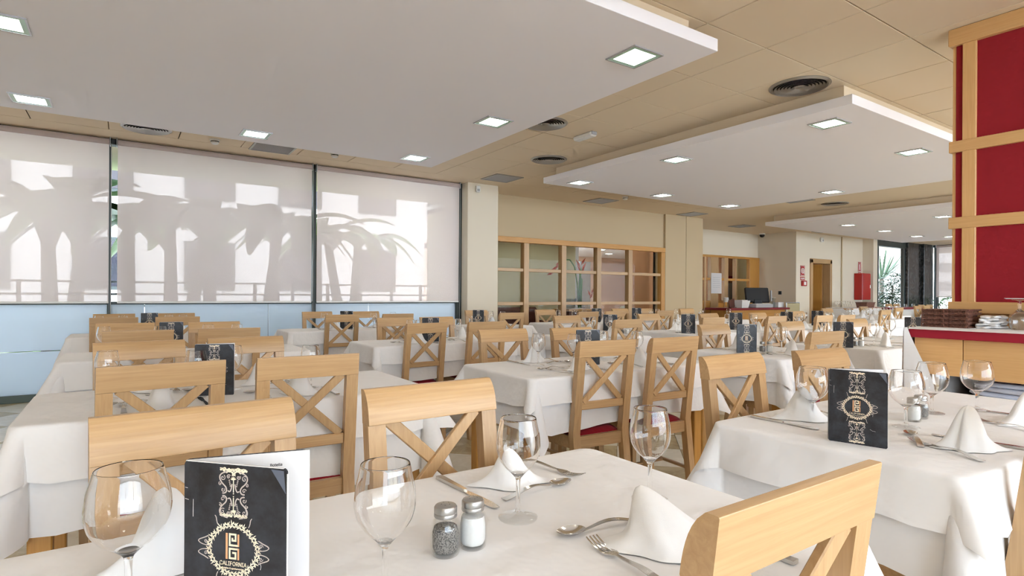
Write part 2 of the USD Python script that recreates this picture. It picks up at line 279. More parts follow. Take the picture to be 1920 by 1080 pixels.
# suspended ceiling panels
def ceiling_panel(x0, x1, y0, y1, label):
    t = thing('ceiling_panel', label, 'ceiling panel')
    obj('board', box((x0, y0, SZ), (x1, y1, SZ+0.075), 0.002), 'slab_white', t)
    obj('plinth', box((x0+0.12, y0+0.12, SZ+0.076), (x1-0.12, y1-0.12, CZ-0.001)), 'ceiling_tan', t)
ceiling_panel(-3.0, 2.955, 2.17, 6.06, 'large white dropped ceiling panel beside the blinds')
ceiling_panel(4.59, 8.62, 2.17, 6.06, 'white dropped ceiling panel behind the round vent, six lights')
ceiling_panel(11.15, 17.6, 3.0, 7.0, 'low white dropped ceiling panel at the far end by the dark columns')
ceiling_panel(-3.0, 2.955, -4.4, 0.9, 'white dropped ceiling panel over the entrance behind the viewer')
ceiling_panel(4.9, 10.5, -4.4, 0.2, 'white dropped ceiling panel behind the red panelled partition')

def build_light(m, label, group):
    t = thing('ceiling_light', label, 'ceiling light', m, group); s = 0.125
    ring = sbox(-s, -s, s, s).difference(sbox(-s+0.008, -s+0.008, s-0.008, s-0.008))
    obj('frame', xf(extrude(ring, 0.008), rot((0, 0, 1), 0, (0, 0, -0.0085))), 'steel_trim', t)
    ring = sbox(-s+0.008, -s+0.008, s-0.008, s-0.008).difference(sbox(-s+0.034, -s+0.034, s-0.034, s-0.034))
    obj('glass_border', xf(extrude(ring, 0.004), rot((0, 0, 1), 0, (0, 0, -0.006))), 'lens_green', t)
    obj('diffuser', box((-s+0.034, -s+0.034, -0.005), (s-0.034, s-0.034, -0.001)), 'lamp_glow', t)
    return t
for X, Y, lab in [(2.6, 2.51, 'square downlight near the corner of the large panel, biggest in view'), (2.6, 4.14, 'square downlight midway along the edge of the large panel'), (2.6, 5.73, 'square downlight at the window-end corner of the large panel'),
    (1.0, 5.73, 'square downlight in the large panel above the middle blind'), (-0.6, 5.71, 'square downlight in the large panel above the first blind'), (-0.57, 4.15, 'square downlight cut by the picture edge in the large panel'),
    (4.96, 2.53, 'square downlight near the round vent corner of the second panel'), (6.63, 2.54, 'square downlight of the second panel beside the red partition'), (4.95, 4.15, 'square downlight midway on the window side of the second panel'),
    (4.94, 5.73, 'square downlight at the pointed corner of the second panel'), (6.55, 5.75, 'square downlight of the second panel, middle of its far edge'), (8.2, 5.78, 'square downlight at the far corner of the second panel'), (8.25, 4.17, 'square downlight of the second panel above the till desk side'),
    (12.42, 4.28, 'square downlight of the far low panel beside the red partition'), (12.38, 5.92, 'square downlight of the far low panel above the door'), (14.13, 5.97, 'second square downlight along the far low panel'), (15.98, 6.04, 'third square downlight along the far low panel'), (16.7, 5.6, 'last square downlight along the far low panel'),
    (2.2, 0.3, None), (0.4, 0.3, None), (2.2, -1.8, None), (0.4, -1.8, None), (5.6, -0.5, None), (8.3, -0.5, None)]:
    place('light', build_light, rotz(0, (X, Y, SZ)), lab or 'square downlight in a white ceiling panel, outside the picture', 'downlights in the dropped ceiling panels' if lab else 'downlights out of the picture')

# vents
def build_round(m, label, group):
    t = thing('round_vent', label, 'air vent', m, group)
    obj('rim', lathe([(0.19, -0.002), (0.205, -0.016), (0.225, -0.004), (0.225, 0.0)], 48), 'aluminium', t)
    obj('throat', lathe([(0.0, -0.001), (0.19, -0.001)], 48), 'black_gap', t)
    for k, r in enumerate((0.04, 0.065, 0.09, 0.115, 0.14, 0.165)):
        obj('blade', lathe([(r, -0.004), (r+0.018, -0.015), (r+0.020, -0.015), (r+0.003, -0.003)], 48), 'aluminium', t)
    obj('hub', lathe([(0.0, -0.014), (0.03, -0.013), (0.04, -0.004)], 32), 'aluminium', t)
    return t
for X, Y, lab in [(4.44, 2.5, 'large round ceiling vent of concentric rings beside the second panel'), (3.39, 4.46, 'round ceiling vent half hidden behind the large panel edge'), (4.34, 5.62, 'round ceiling vent at the pointed corner of the second panel'), (0.18, 6.93, 'round ceiling vent over the first two blinds'), (10.6, 5.3, 'small distant round ceiling vent by the far low panel')]:
    place('round', build_round, rotz(0, (X, Y, CZ-0.001)), lab, 'round ceiling vents')
def build_square(m, label, group):
    t = thing('square_vent', label, 'air vent', m, group); s = 0.225
    obj('frame', xf(extrude(sbox(-s, -s, s, s).difference(sbox(-s+0.022, -s+0.022, s-0.022, s-0.022)), 0.01), rot((0, 0, 1), 0, (0, 0, -0.0105))), 'aluminium', t)
    obj('grille', cat_([box((-s+0.02, y-0.004, -0.007), (s-0.02, y+0.004, -0.002)) for y in np.linspace(-s+0.03, s-0.03, 24)]+[box((-s+0.02, -s+0.02, -0.003), (s-0.02, s-0.02, -0.001))]), 'grille_grey', t)
    return t
for X, Y, lab in [(4.49, 6.91, 'square grey ceiling grille in front of the cream column'), (1.41, 7.0, 'square grey ceiling grille over the middle blind'), (7.0, 7.55, 'square grey ceiling grille above the glazed partition'), (9.65, 7.68, 'square grey ceiling grille above the double pillar'), (12.26, 8.3, 'square grey ceiling grille above the till alcove'), (9.67, 5.5, 'square grey ceiling grille beyond the second panel, mid ceiling'), (14.99, 7.75, 'square grey ceiling grille over the open door')]:
    place('square', build_square, rotz(0, (X, Y, CZ-0.001)), lab, 'square ceiling grilles')
def detector(x, y, lab):
    t = thing('smoke_detector', lab, 'smoke detector', rotz(0, (x, y, CZ-0.001)), 'smoke detectors')
    obj('base', lathe([(0, 0), (0.05, 0), (0.05, -0.015), (0, -0.015)], 20), 'plastic_white', t)
    obj('dome', lathe([(0.042, -0.015), (0.04, -0.04), (0.028, -0.052), (0, -0.054)], 20), 'plastic_white', t)
    obj('slot', lathe([(0.0425, -0.022), (0.0425, -0.03)], 20), 'ink', t)
detector(0.81, 7.0, 'white smoke detector over the middle blind'); detector(2.07, 6.85, 'flat white detector disc over the last blind'); detector(7.05, 7.0, 'white smoke detector before the glazed partition wall'); detector(12.35, 7.6, 'white detector in the till alcove ceiling'); detector(15.04, 7.2, 'white smoke detector by the far low panel')
t = thing('emergency_light', 'small white emergency light on the ceiling between the panels', 'emergency light', rotz(0.0, (3.97, 4.53, CZ)))
obj('housing', box((-0.045, -0.14, -0.045), (0.045, 0.14, 0), 0.012), 'plastic_white', t); obj('end_cap', box((-0.035, -0.15, -0.035), (0.035, -0.14, 0), 0.004), 'grille_grey', t)
t = thing('dome_camera', 'dark dome camera on the ceiling at the till alcove', 'security camera', rotz(0, (14.2, 9.0, CZ)))
obj('mount', lathe([(0, 0), (0.08, 0), (0.08, -0.03), (0, -0.03)], 20), 'plastic_white', t); obj('dome', lathe([(0.065, -0.03), (0.055, -0.08), (0.03, -0.1), (0, -0.105)], 20), 'plastic_black', t)
t = thing('motion_sensor', 'small white sensor high on the cream column', 'sensor', rotz(0, (4.40, 7.455, 2.72)))
obj('body', box((-0.035, -0.04, -0.05), (0.035, 0, 0.05), 0.01), 'plastic_white', t); obj('lens', box((-0.022, -0.045, -0.035), (0.022, -0.038, 0.0), 0.004), 'grille_grey', t)
t = thing('motion_sensor', 'small white sensor high on the wall over the open door', 'sensor', rotz(0, (15.6, 8.165, 2.66)))
obj('body', box((-0.05, -0.06, -0.06), (0.05, 0, 0.06), 0.012), 'plastic_white', t); obj('lens', box((-0.03, -0.066, -0.04), (0.03, -0.058, 0.0), 0.004), 'grille_grey', t)

# glazed partition in the back wall
gp = thing('window_2', 'oak framed glazed partition in the cream back wall', None, kind='structure')
obj('head', box((4.78, 8.0, 2.02), (9.22, 8.14, 2.11), 0.004), 'oak_x', gp)
px = [4.80, 5.72, 6.55, 7.40, 8.23, 9.17]; pz = [0.12, 0.98, 1.555, 2.02]
for x, w in zip(px, (0.03, 0.055, 0.055, 0.055, 0.055, 0.06)):
    obj('post', box((x-w/1.0, 8.01, 0), (x+w/1.0, 8.12, 2.02), 0.006), 'oak_z' if x > 9 else 'beech_z', gp)
for z in pz[:3]:
    for a, b in zip(px[:-1], px[1:]):
        obj('rail', box((a+0.05, 8.03, z-0.028), (b-0.05, 8.10, z+0.028), 0.004), 'beech_x', gp)
for a, b in zip(px[:-1], px[1:]):
    for c, d in zip(pz[:-1], pz[1:]):
        obj('pane', box((a+0.05, 8.06, c+0.02), (b-0.05, 8.066, d-0.02)), 'pane', gp, False)
# till alcove screen
ga = thing('window_3', 'oak framed glazed screen behind the till desk', None, kind='structure')
obj('head', box((10.42, 9.2, 2.11), (14.4, 9.3, 2.17), 0.004), 'oak_x', ga)
for x0, x1, m in ((12.3, 12.62, 'beech_z'), (12.05, 12.12, 'beech_z'), (12.86, 13.02, 'beech_z'), (13.95, 14.4, 'oak_z'), (11.88, 11.95, 'oak_z'), (13.33, 13.38, 'beech_z')):
    obj('post', box((x0, 9.2, 0), (x1, 9.3, 2.12), 0.006), m, ga)
for z in (1.555, 0.98):
    obj('rail', box((12.62, 9.21, z-0.03), (13.95, 9.28, z+0.03), 0.004), 'oak_x', ga); obj('rail', box((11.95, 9.21, z-0.03), (12.3, 9.28, z+0.03), 0.004), 'oak_x', ga)
obj('lower_board', box((11.9, 9.22, 0), (13.95, 9.27, 0.95)), 'oak_z', ga)
for a, b in ((11.95, 12.3), (13.02, 13.95)):
    obj('pane', box((a, 9.245, 1.0), (b, 9.25, 2.11)), 'pane', ga, False)

# rooms behind the glass
struct('wall_lobby', cat_([box((4.78, 9.7, 0), (8.25, 9.8, 2.7)), box((4.7, 8.2, 0), (4.8, 9.8, 2.7))]), 'wall_tan')
struct('wall_lobby_back', box((8.25, 17.0, 0), (20.2, 17.2, 2.9)), 'wall_peach')
w7 = thing('window_7', 'lobby window on the garden side', None, kind='structure'); obj('pane', box((8.19, 11.0, 0.3), (8.2, 16.0, 2.5)), 'pane', w7, False)
for y in (11.0, 12.65, 14.3, 15.94): obj('mullion', box((8.16, y, 0.3), (8.23, y+0.06, 2.5)), 'frame_dark', w7)
struct('wall_lobby_side', box((9.77, 9.5, 0), (10.39, 9.6, 2.62)), 'wall_orange')
struct('wall_lobby_end', cat_([box((18.05, 8.3, 0), (18.2, 14.2, 2.9)), box((18.05, 14.1, 0), (20.2, 14.2, 2.9)), box((20.1, 14.2, 0), (20.2, 17.2, 2.9)), box((8.15, 9.8, 0), (8.25, 11.0, 2.9)), box((8.15, 16.0, 0), (8.25, 17.2, 2.9)), box((8.15, 11.0, 2.5), (8.25, 16.0, 2.9)), box((8.15, 11.0, 0), (8.25, 16.0, 0.3))]), 'wall_peach')
struct('wall_alcove_back', box((11.2, 10.6, 0), (18.0, 10.75, 2.7)), 'wall_orange')
struct('ceiling_lobby', cat_([box((4.7, 8.2, 2.62), (10.4, 9.8, 2.78)), box((8.15, 9.8, 2.62), (10.4, 17.2, 2.78)), box((10.4, 9.4, 2.62), (20.2, 17.2, 2.78)), box((14.6, 8.32, 2.62), (18.05, 9.4, 2.78))]), 'slab_white')
struct('floor_lobby', cat_([box((4.7, 7.75, -0.12), (18.2, 9.8, 0)), box((8.15, 9.8, -0.12), (20.2, 17.2, 0))]), 'floor_far')
struct('column_lobby', cat_([box((10.2, 12.2, 0), (10.5, 12.5, 2.62), 0.005), box((10.9, 12.6, 0), (11.3, 13.0, 2.1), 0.005)]), 'stone_grey')
for k, (x, y) in enumerate(((5.6, 8.9), (7.0, 8.9), (8.9, 9.6), (9.4, 11.0), (10.6, 11.4), (12.8, 9.9), (12.5, 13.0), (15.0, 12.5), (15.5, 9.2), (13.9, 9.9), (10.9, 12.2), (13.6, 12.4), (15.4, 9.95), (9.6, 8.9), (11.5, 15.0), (14.5, 15.2), (13.0, 14.0))):
    place('light', build_light, rotz(0, (x, y, 2.615)), ['square downlight behind the first panes of the glazed partition', 'square downlight behind the flower in the glazed partition', 'bright square downlight in the lobby beyond the partition', 'square downlight deeper in the peach lobby', 'square downlight over the orange lobby panel', 'square downlight behind the till screen', 'square downlight far back in the lobby', 'last square downlight of the lobby', 'square downlight beyond the open door', 'second square downlight behind the till screen', 'square downlight by the grey lobby column', 'square downlight in the middle of the lobby', 'square downlight over the hall cabinet', 'square downlight in front of the orange lobby panel', 'deep lobby square downlight by its garden window', 'deep lobby square downlight at the peach end wall', 'deep lobby square downlight between two others'][k], 'downlights behind the glass')

# door in the far wall
d1 = thing('door_1', 'half open wooden door in oak frame beside the red call point', None, kind='structure')
for x0, x1 in ((15.06, 15.16), (16.04, 16.14)): obj('jamb', box((x0, 8.13, 0), (x1, 8.34, 2.12), 0.006), 'beech_z', d1)
obj('head', box((15.06, 8.13, 2.02), (16.14, 8.34, 2.14), 0.006), 'beech_x', d1)
lf = obj('leaf', xf(box((0, -0.02, 0.01), (0.86, 0.02, 2.02), 0.004), rotz(1.8, (16.03, 8.34, 0))), 'oak_z', d1)
obj('handle', xf(cat_([tube([(0.78, -0.02, 1.0), (0.78, -0.07, 1.0), (0.66, -0.07, 1.0)], 0.01), box((0.755, -0.026, 0.92), (0.805, -0.02, 1.08), 0.003)]), rotz(1.8, (16.03, 8.34, 0))), 'steel', lf)
obj('inner_leaf', box((15.16, 8.5, 0.0), (15.36, 8.54, 2.0)), 'oak_z', d1)
struct('wall_corridor', box((14.6, 10.0, 0), (18.2, 10.1, 2.7)), 'wall_tan')

# far window, dark columns and end wall
wf = thing('window_4', 'tall clear window with dark frame at the far end', None, kind='structure')
obj('head', box((18.2, 7.86, 2.62), (21.75, 8.0, CZ), 0.01), 'frame_dark', wf)
for x in (18.25, 20.0): obj('mullion', box((x-0.05, 7.88, 0), (x+0.05, 7.98, 2.62), 0.008), 'frame_dark', wf)
obj('sill', box((18.2, 7.86, 0), (20.0, 8.0, 0.12), 0.008), 'frame_dark', wf)
obj('pane', box((18.3, 7.93, 0.12), (19.95, 7.938, 2.62)), 'pane', wf, False)
struct('column_dark', box((20.05, 7.8, 0), (20.95, 7.98, CZ), 0.01), 'marble_black')
struct('column_dark_end', box((20.98, 7.72, 0), (21.6, 7.98, CZ), 0.01), 'marble_black')
struct('trim_2', box((21.6, 7.74, 0), (21.72, 7.9, CZ), 0.008), 'steel_trim')
we = thing('window_5', 'end window behind a pale blind, hedge below it', None, kind='structure')
for y in (1.3, 3.4, 5.5, 7.7): obj('mullion', box((21.8, y-0.05, 0), (21.92, y+0.05, CZ), 0.008), 'frame_dark', we)
obj('head', box((21.78, 1.2, CZ-0.07), (21.94, 7.8, CZ)), 'frame_dark', we); obj('sill', box((21.78, 1.2, 0), (21.94, 7.8, 0.3)), 'frame_dark', we)
for a, b in ((1.35, 3.35), (3.45, 5.45), (5.55, 7.65)): obj('pane', box((21.85, a, 0.3), (21.858, b, CZ-0.07)), 'pane', we, False)
blind(5.55, 7.65, -21.72, 1.13, CZ-0.05, 'distant pale roller blind past the dark marble columns', axis=1)

# ------------------------------------------------------------------ red panelled partition and counter
UX = 4.30
pt = thing('panelled_partition', 'tall maple lattice partition with dark red panels', 'partition')
Y1, Y0u = 1.437, -1.6
obj('core', box((UX+0.03, Y0u, 0.0), (UX+0.17, Y1-0.012, CZ-0.02)), 'maple_z', pt)
obj('edge_post', box((UX+0.012, Y1-0.022, 1.05), (UX+0.185, Y1, CZ-0.02), 0.003), 'maple_z', pt)
posts = [1.345, 0.62, -0.1, -0.82]
for y in posts: obj('post', box((UX-0.012, y-0.035, 1.05), (UX+0.03, y+0.035, CZ-0.1), 0.003), 'maple_z', pt)
zr = [1.075, 1.60, 2.075]
obj('cornice', box((UX-0.03, Y0u, CZ-0.105), (UX+0.2, Y1+0.012, CZ-0.002), 0.004), 'maple_y', pt)
for z in zr: obj('rail', box((UX-0.018, Y0u, z-0.035), (UX+0.03, Y1+0.01, z+0.035), 0.003), 'maple_y', pt)
zz = zr+[CZ-0.07]; yy = [Y1-0.02]+posts+[Y0u]
for a, b in zip(yy[:-1], yy[1:]):
    for c, d in zip(zz[:-1], zz[1:]):
        if a-b > 0.09: obj('panel', box((UX+0.006, b+0.03, c+0.03), (UX+0.031, a-0.03 if a < 1.4 else a, d-0.03)), 'red_felt', pt, False)
        else: obj('panel', box((UX+0.006, b+0.033, c+0.03), (UX+0.031, a+0.0, d-0.03)), 'red_felt', pt, False)
cz = 0.955
ct = thing('service_counter', 'maple service counter with dark red edge and open shelf', 'counter')
CX, CYE = 3.86, 1.50
obj('worktop', box((CX, -1.6, cz-0.055), (UX+0.02, CYE, cz), 0.004), 'red_band', ct)
obj('front_board', box((CX+0.035, 1.245, cz-0.265), (CX+0.06, CYE-0.02, cz-0.056)), 'maple_y', ct)
obj('front_board', box((CX+0.035, 0.2, cz-0.27), (CX+0.06, 1.24, cz-0.056)), 'maple_y', ct)
obj('front_board', box((CX+0.035, -1.6, cz-0.27), (CX+0.06, 0.195, cz-0.056)), 'maple_y', ct)
obj('shelf', box((CX+0.03, -1.6, 0.50), (UX, CYE-0.03, 0.525)), 'maple_y', ct)
obj('back_board', box((UX-0.01, -1.6, 0.0), (UX+0.015, CYE-0.03, cz-0.05)), 'frame_dark', ct)
obj('plinth', box((CX+0.06, -1.55, 0.0), (UX-0.02, CYE-0.06, 0.50)), 'maple_z', ct)
obj('end_panel', box((CX+0.065, CYE-0.17, 0.3), (UX, CYE-0.15, cz-0.056), 0.002), 'stone_grey', ct)

# ------------------------------------------------------------------ tablecloths and tables
def drape(x0, x1, y0, y1, zt, drop, seed, rc=0.045, flare=0.42, off=0.0, amp=0.011, lift=0.0):
    R = random.Random(seed); x0, x1, y0, y1 = x0-off, x1+off, y0-off, y1+off
    ph = [R.uniform(0, 6.28) for _ in range(8)]; skew = [R.uniform(0.75, 1.25) for _ in range(4)]; tw = [R.uniform(-0.35, 0.35) for _ in range(4)]
    per = []
    cs = [(x1-rc, y1-rc, 0), (x0+rc, y1-rc, 1), (x0+rc, y0+rc, 2), (x1-rc, y0+rc, 3)]
    for k, (cx, cy, q) in enumerate(cs):
        for a in np.linspace(0, 1, 15):
            th = (q+a)*PI/2; per.append((cx, cy, math.cos(th), math.sin(th), a, q))
        nx, ny, _ = cs[(k+1) % 4]; d = ((q+1)*PI/2)
        A = np.array((cx, cy)); B = np.array((nx, ny)); n = max(4, int(np.linalg.norm(B-A)/0.06))
        for s in np.linspace(0, 1, n+1)[1:-1]:
            P = A+(B-A)*s; per.append((P[0], P[1], math.cos(d), math.sin(d), None, s))
    K = 11; fr = [i/K for i in range(K+1)]; N = len(per); V = []; rb = 0.011
    for ins, dz in ((0.03, 0.0), (rb, 0.0), (rb*0.3, rb*0.3)):
        for (bx, by, nx, ny, a, q) in per: V.append((bx+nx*(rc-ins), by+ny*(rc-ins), zt-dz))
    for f in fr:
        for (bx, by, nx, ny, a, q) in per:
            if a is not None:
                s2 = math.sin(2*a*PI/2); L = drop*min(1/max(math.cos(a*PI/2), math.sin(a*PI/2), 1e-6), 1.42)*(1+0*f)
                ph_ = flare*skew[q]*s2**1.3; out = L*f*math.sin(ph_); z = zt-rb-L*f*math.cos(ph_)
                wv = tw[q]*s2*f*drop*0.9; px_ = bx+nx*(rc+out)-ny*wv; py_ = by+ny*(rc+out)+nx*wv
            else:
                t_ = (bx*nx*0+by*1.0 if abs(nx) > 0.5 else bx); e = amp*f*(math.sin(t_*9+ph[0]+nx*2)+0.7*math.sin(t_*17+ph[1]+ny*3)+0.4*math.sin(t_*29+ph[2]))
                near = math.exp(-((min(q, 1-q))/0.09)**2); e = (e+0.6*amp*f)*0.8*(1-0.5*near)+0.010*f*near+lift*f*f; e = max(e, -0.003)
                z = zt-rb-drop*f*(1+0.05*math.sin(t_*5+ph[3])); px_, py_ = bx+nx*(rc+e+0.004*f), by+ny*(rc+e+0.004*f)
            V.append((px_, py_, z))
    F = []; rings = 3+len(fr)
    for r in range(rings-1):
        for j in range(N): F.append([r*N+j, (r+1)*N+j, (r+1)*N+(j+1) % N]); F.append([r*N+j, (r+1)*N+(j+1) % N, r*N+(j+1) % N])
    c = len(V); V.append(((x0+x1)/2, (y0+y1)/2, zt))
    for j in range(N): F.append([c, j, (j+1) % N])
    m = trimesh.Trimesh(V, F, process=False); return m

TZ = 0.75
def table(x0, x1, y0, y1, desc, seed, over=0.13, under=0.28, legs=True):
    t = thing('dining_table', f'wooden dining table under white cloths, {desc}', 'table', rotz(0, ((x0+x1)/2, (y0+y1)/2, 0)))
    hx, hy = (x1-x0)/2-0.015, (y1-y0)/2-0.015
    obj('tabletop', box((-hx, -hy, TZ-0.034), (hx, hy, TZ-0.009), 0.004), 'oak_x', t)
    for sx in (-1, 1):
        for sy in (-1, 1):
            lx, ly = sx*(hx-0.05), sy*(hy-0.05); obj('leg', box((lx-0.03, ly-0.03, 0), (lx+0.03, ly+0.03, TZ-0.034), 0.004), 'oak_z', t)
    c = ((x0+x1)/2, (y0+y1)/2)
    mk = lambda zt, dr, sd, off, fl_: drape(x0, x1, y0, y1, zt, dr, sd, off=off, flare=fl_, lift=0.012 if fl_ > 0.45 else 0.0)
    obj('tablecloth', mk(TZ-0.006, under, seed, 0.0, 0.40), 'linen_under', None, 50, f'long white tablecloth reaching lowest on the {desc}', 'tablecloth', 'long white tablecloths')
    obj('table_topper', mk(TZ, over, seed+500, 0.010, 0.5), 'linen_white', None, 50, f'short white top cloth on the {desc}', 'tablecloth', 'short white top cloths')

# ------------------------------------------------------------------ chair
def build_chair(m, label, group):
    """beech cross-back chair; the origin is on the floor under the top rail, the seat lies towards +y"""
    t = thing('dining_chair', label, 'chair', m, group); W, H, lean = 0.345, 0.92, 0.055
    yb = lambda z: 0.016+lean*max(0, (H-z))/(H-0.47) if z > 0.47 else 0.016+lean-0.055*(0.47-z)/0.47
    # top rail: flat back, bulging front
    prof = []; zb, zt = H-0.078, H
    back = lambda z: yb(z)-0.014
    for k in range(9):
        s = k/8; z = zb+(zt-zb)*s; prof.append((back(z)+0.040*math.sqrt(max(0, 1-(0.93*s)**2.6))+0.0, z))
    prof = [(back(zb), zb)]+prof+[(back(zt), zt)]
    rail = trimesh.creation.extrude_polygon(Polygon(prof).buffer(-0.002).buffer(0.002, quad_segs=2), W, engine='earcut')
    obj('top_rail', xf(rail, np.array([[0, 0, 1, -W/2], [1, 0, 0, 0], [0, 1, 0, 0], [0, 0, 0, 1.0]])), 'beech_x', t)
    for s in (-1, 1):
        x = s*(W/2-0.021); zs = [0.0, 0.2, 0.4, 0.47, 0.6, 0.72, zb-0.0005]
        secs = []
        for z in zs:
            w = 0.021 if z > 0.3 else 0.021-0.006*(0.3-z)/0.3; d = 0.016 if z > 0.5 else 0.019; y = yb(z)+0.004
            secs.append([(x-w, y-d, z), (x+w, y-d, z), (x+w, y+d, z), (x-w, y+d, z)])
        v = np.array(secs).reshape(-1, 3); f = []
        for i in range(len(zs)-1):
            for j in range(4): a, b = i*4+j, i*4+(j+1) % 4; f += [[a, b, b+4], [a, b+4, a+4]]
        f += [[0, 2, 1], [0, 3, 2], [len(v)-4, len(v)-3, len(v)-2], [len(v)-4, len(v)-2, len(v)-1]]
        obj('back_post', trimesh.Trimesh(v, f, process=False), 'beech_z', t, 20)
    xi = W/2-0.042; zl = 0.605
    obj('lower_rail', bar((-xi, yb(zl)+0.004, zl), (xi, yb(zl)+0.004, zl), 0.038, 0.02, 0.003), 'beech_x', t)
    for k, s in enumerate((-1, 1)):
        z0, z1 = zl+0.018, zb+0.004; o = 0.0045*s
        obj('cross_brace', bar((s*(xi-0.012), yb(z0)+0.004+o, z0), (-s*(xi-0.014), yb(z1)+0.004+o, z1), 0.029, 0.014, 0.002), 'beech_z', t)
    ys, ye, wf_ = yb(0.44)-0.01, yb(0.44)+0.37, 0.20
    pl = Polygon([(-W/2+0.012, ys+0.005), (W/2-0.012, ys+0.005), (wf_, ye), (-wf_, ye)])
    obj('seat_frame', xf(extrude(pl.difference(pl.buffer(-0.022)), 0.058), rot((0, 0, 1), 0, (0, 0, 0.398))), 'beech_x', t)
    # padded seat
    g = 12; V = []; F = []
    for i in range(g+1):
        for j in range(g+1):
            u, v_ = i/g, j/g; hw = (W/2-0.02)*(1-v_)+(wf_-0.006)*v_; x = -hw+2*hw*u; y = ys+0.03+(ye-ys-0.034)*v_
            e = min(1, (1-abs(2*u-1)**5)*(1-abs(2*v_-1)**5)); V.append((x, y, 0.452+0.03*e**0.6))
    for i in range(g):
        for j in range(g): a = i*(g+1)+j; F += [[a, a+g+1, a+g+2], [a, a+g+2, a+1]]
    obj('seat', trimesh.Trimesh(V, F, process=False), 'seat_red', t, 60)
    for s in (-1, 1):
        x = s*(wf_-0.024); y = ye-0.028
        v = np.array([[(x+sx*w, y+sy*w, z) for sx, sy in ((-1, -1), (1, -1), (1, 1), (-1, 1))] for z, w in ((0.008, 0.014), (0.40, 0.02))]).reshape(-1, 3)
        lg = obj('front_leg', trimesh.convex.convex_hull(v), 'beech_z', t, 20)
        obj('foot_pad', lathe([(0, 0), (0.012, 0), (0.012, 0.009), (0, 0.009)], 10).apply_translation((x, y, 0)), 'foot_black', lg)
        obj('side_stretcher', bar((s*(W/2-0.022), yb(0.2)+0.018, 0.20), (s*(wf_-0.024), ye-0.045, 0.20), 0.022, 0.014, 0.002, (0, 0, 1)), 'beech_y', t)
    obj('cross_stretcher', bar((-W/2+0.01, (ys+ye)/2, 0.20), (W/2-0.01, (ys+ye)/2, 0.20), 0.022, 0.013, 0.002, (0, 0, 1)), 'beech_x', t)
    return t
def chair(x, y, ang, label):
    """x, y: middle of the top rail; ang 0 = sitting towards +y, 180 = towards -y, plus a turn"""
    place('chair', build_chair, rotz(math.radians(ang), (x, y, 0)), label, 'beech cross-back dining chairs')

# ------------------------------------------------------------------ tableware
def goblet(t, key, bowl_z):
    """foot, solid stem and thin hollow bowl of a stemmed glass"""
    po = smoothp(key, 5); z = po[:, 1]; k1 = int(np.argmax(z > 0.011)); k2 = int(np.argmax(z > bowl_z))
    foot, stem, bowl = po[:k1+1], po[k1:k2+1], po[k2:]
    obj('foot', lathe([(0, 0)]+list(map(tuple, foot))+[(0, foot[-1][1])], 36), 'clear_glass', t, 50)
    obj('stem', lathe([(0, stem[0][1])]+list(map(tuple, stem))+[(0, stem[-1][1])], 20), 'glass', t, 50)
    inner = [(max(0.0, r-0.0011), q) for r, q in bowl[::-1]]; inner[-1] = (0.0, inner[-1][1]+0.002)
    obj('bowl', lathe([(0, bowl[0][1])]+list(map(tuple, bowl))+[(bowl[-1][0]-0.0005, bowl[-1][1]+0.0007)]+inner, 44), 'glass', t, 50)
def smoothp(p, n=5):
    from scipy.interpolate import PchipInterpolator
    p = np.array(p, float); s = np.r_[0, np.cumsum(np.linalg.norm(np.diff(p, axis=0), axis=1))]; k = np.linspace(0, s[-1], len(p)*n)
    return np.stack([PchipInterpolator(s, p[:, 0])(k), PchipInterpolator(s, p[:, 1])(k)], 1)
WINE = [(0.034, 0.0), (0.035, 0.0015), (0.028, 0.004), (0.010, 0.0075), (0.0045, 0.014), (0.0036, 0.04), (0.0042, 0.066), (0.012, 0.078), (0.026, 0.092), (0.036, 0.110), (0.0385, 0.125), (0.037, 0.145), (0.0335, 0.162), (0.031, 0.174)]
BALLOON = [(0.036, 0.0), (0.037, 0.0015), (0.03, 0.004), (0.010, 0.0075), (0.005, 0.014), (0.0042, 0.035), (0.005, 0.055), (0.014, 0.066), (0.032, 0.080), (0.0445, 0.100), (0.0475, 0.118), (0.0455, 0.138), (0.041, 0.156), (0.0375, 0.168)]
def build_wine(m, label, group):
    t = thing('wine_glass', label, 'wine glass', m, group); goblet(t, WINE, 0.0735); return t
def build_balloon(m, label, group):
    t = thing('balloon_glass', label, 'wine glass', m, group); goblet(t, BALLOON, 0.0625); return t
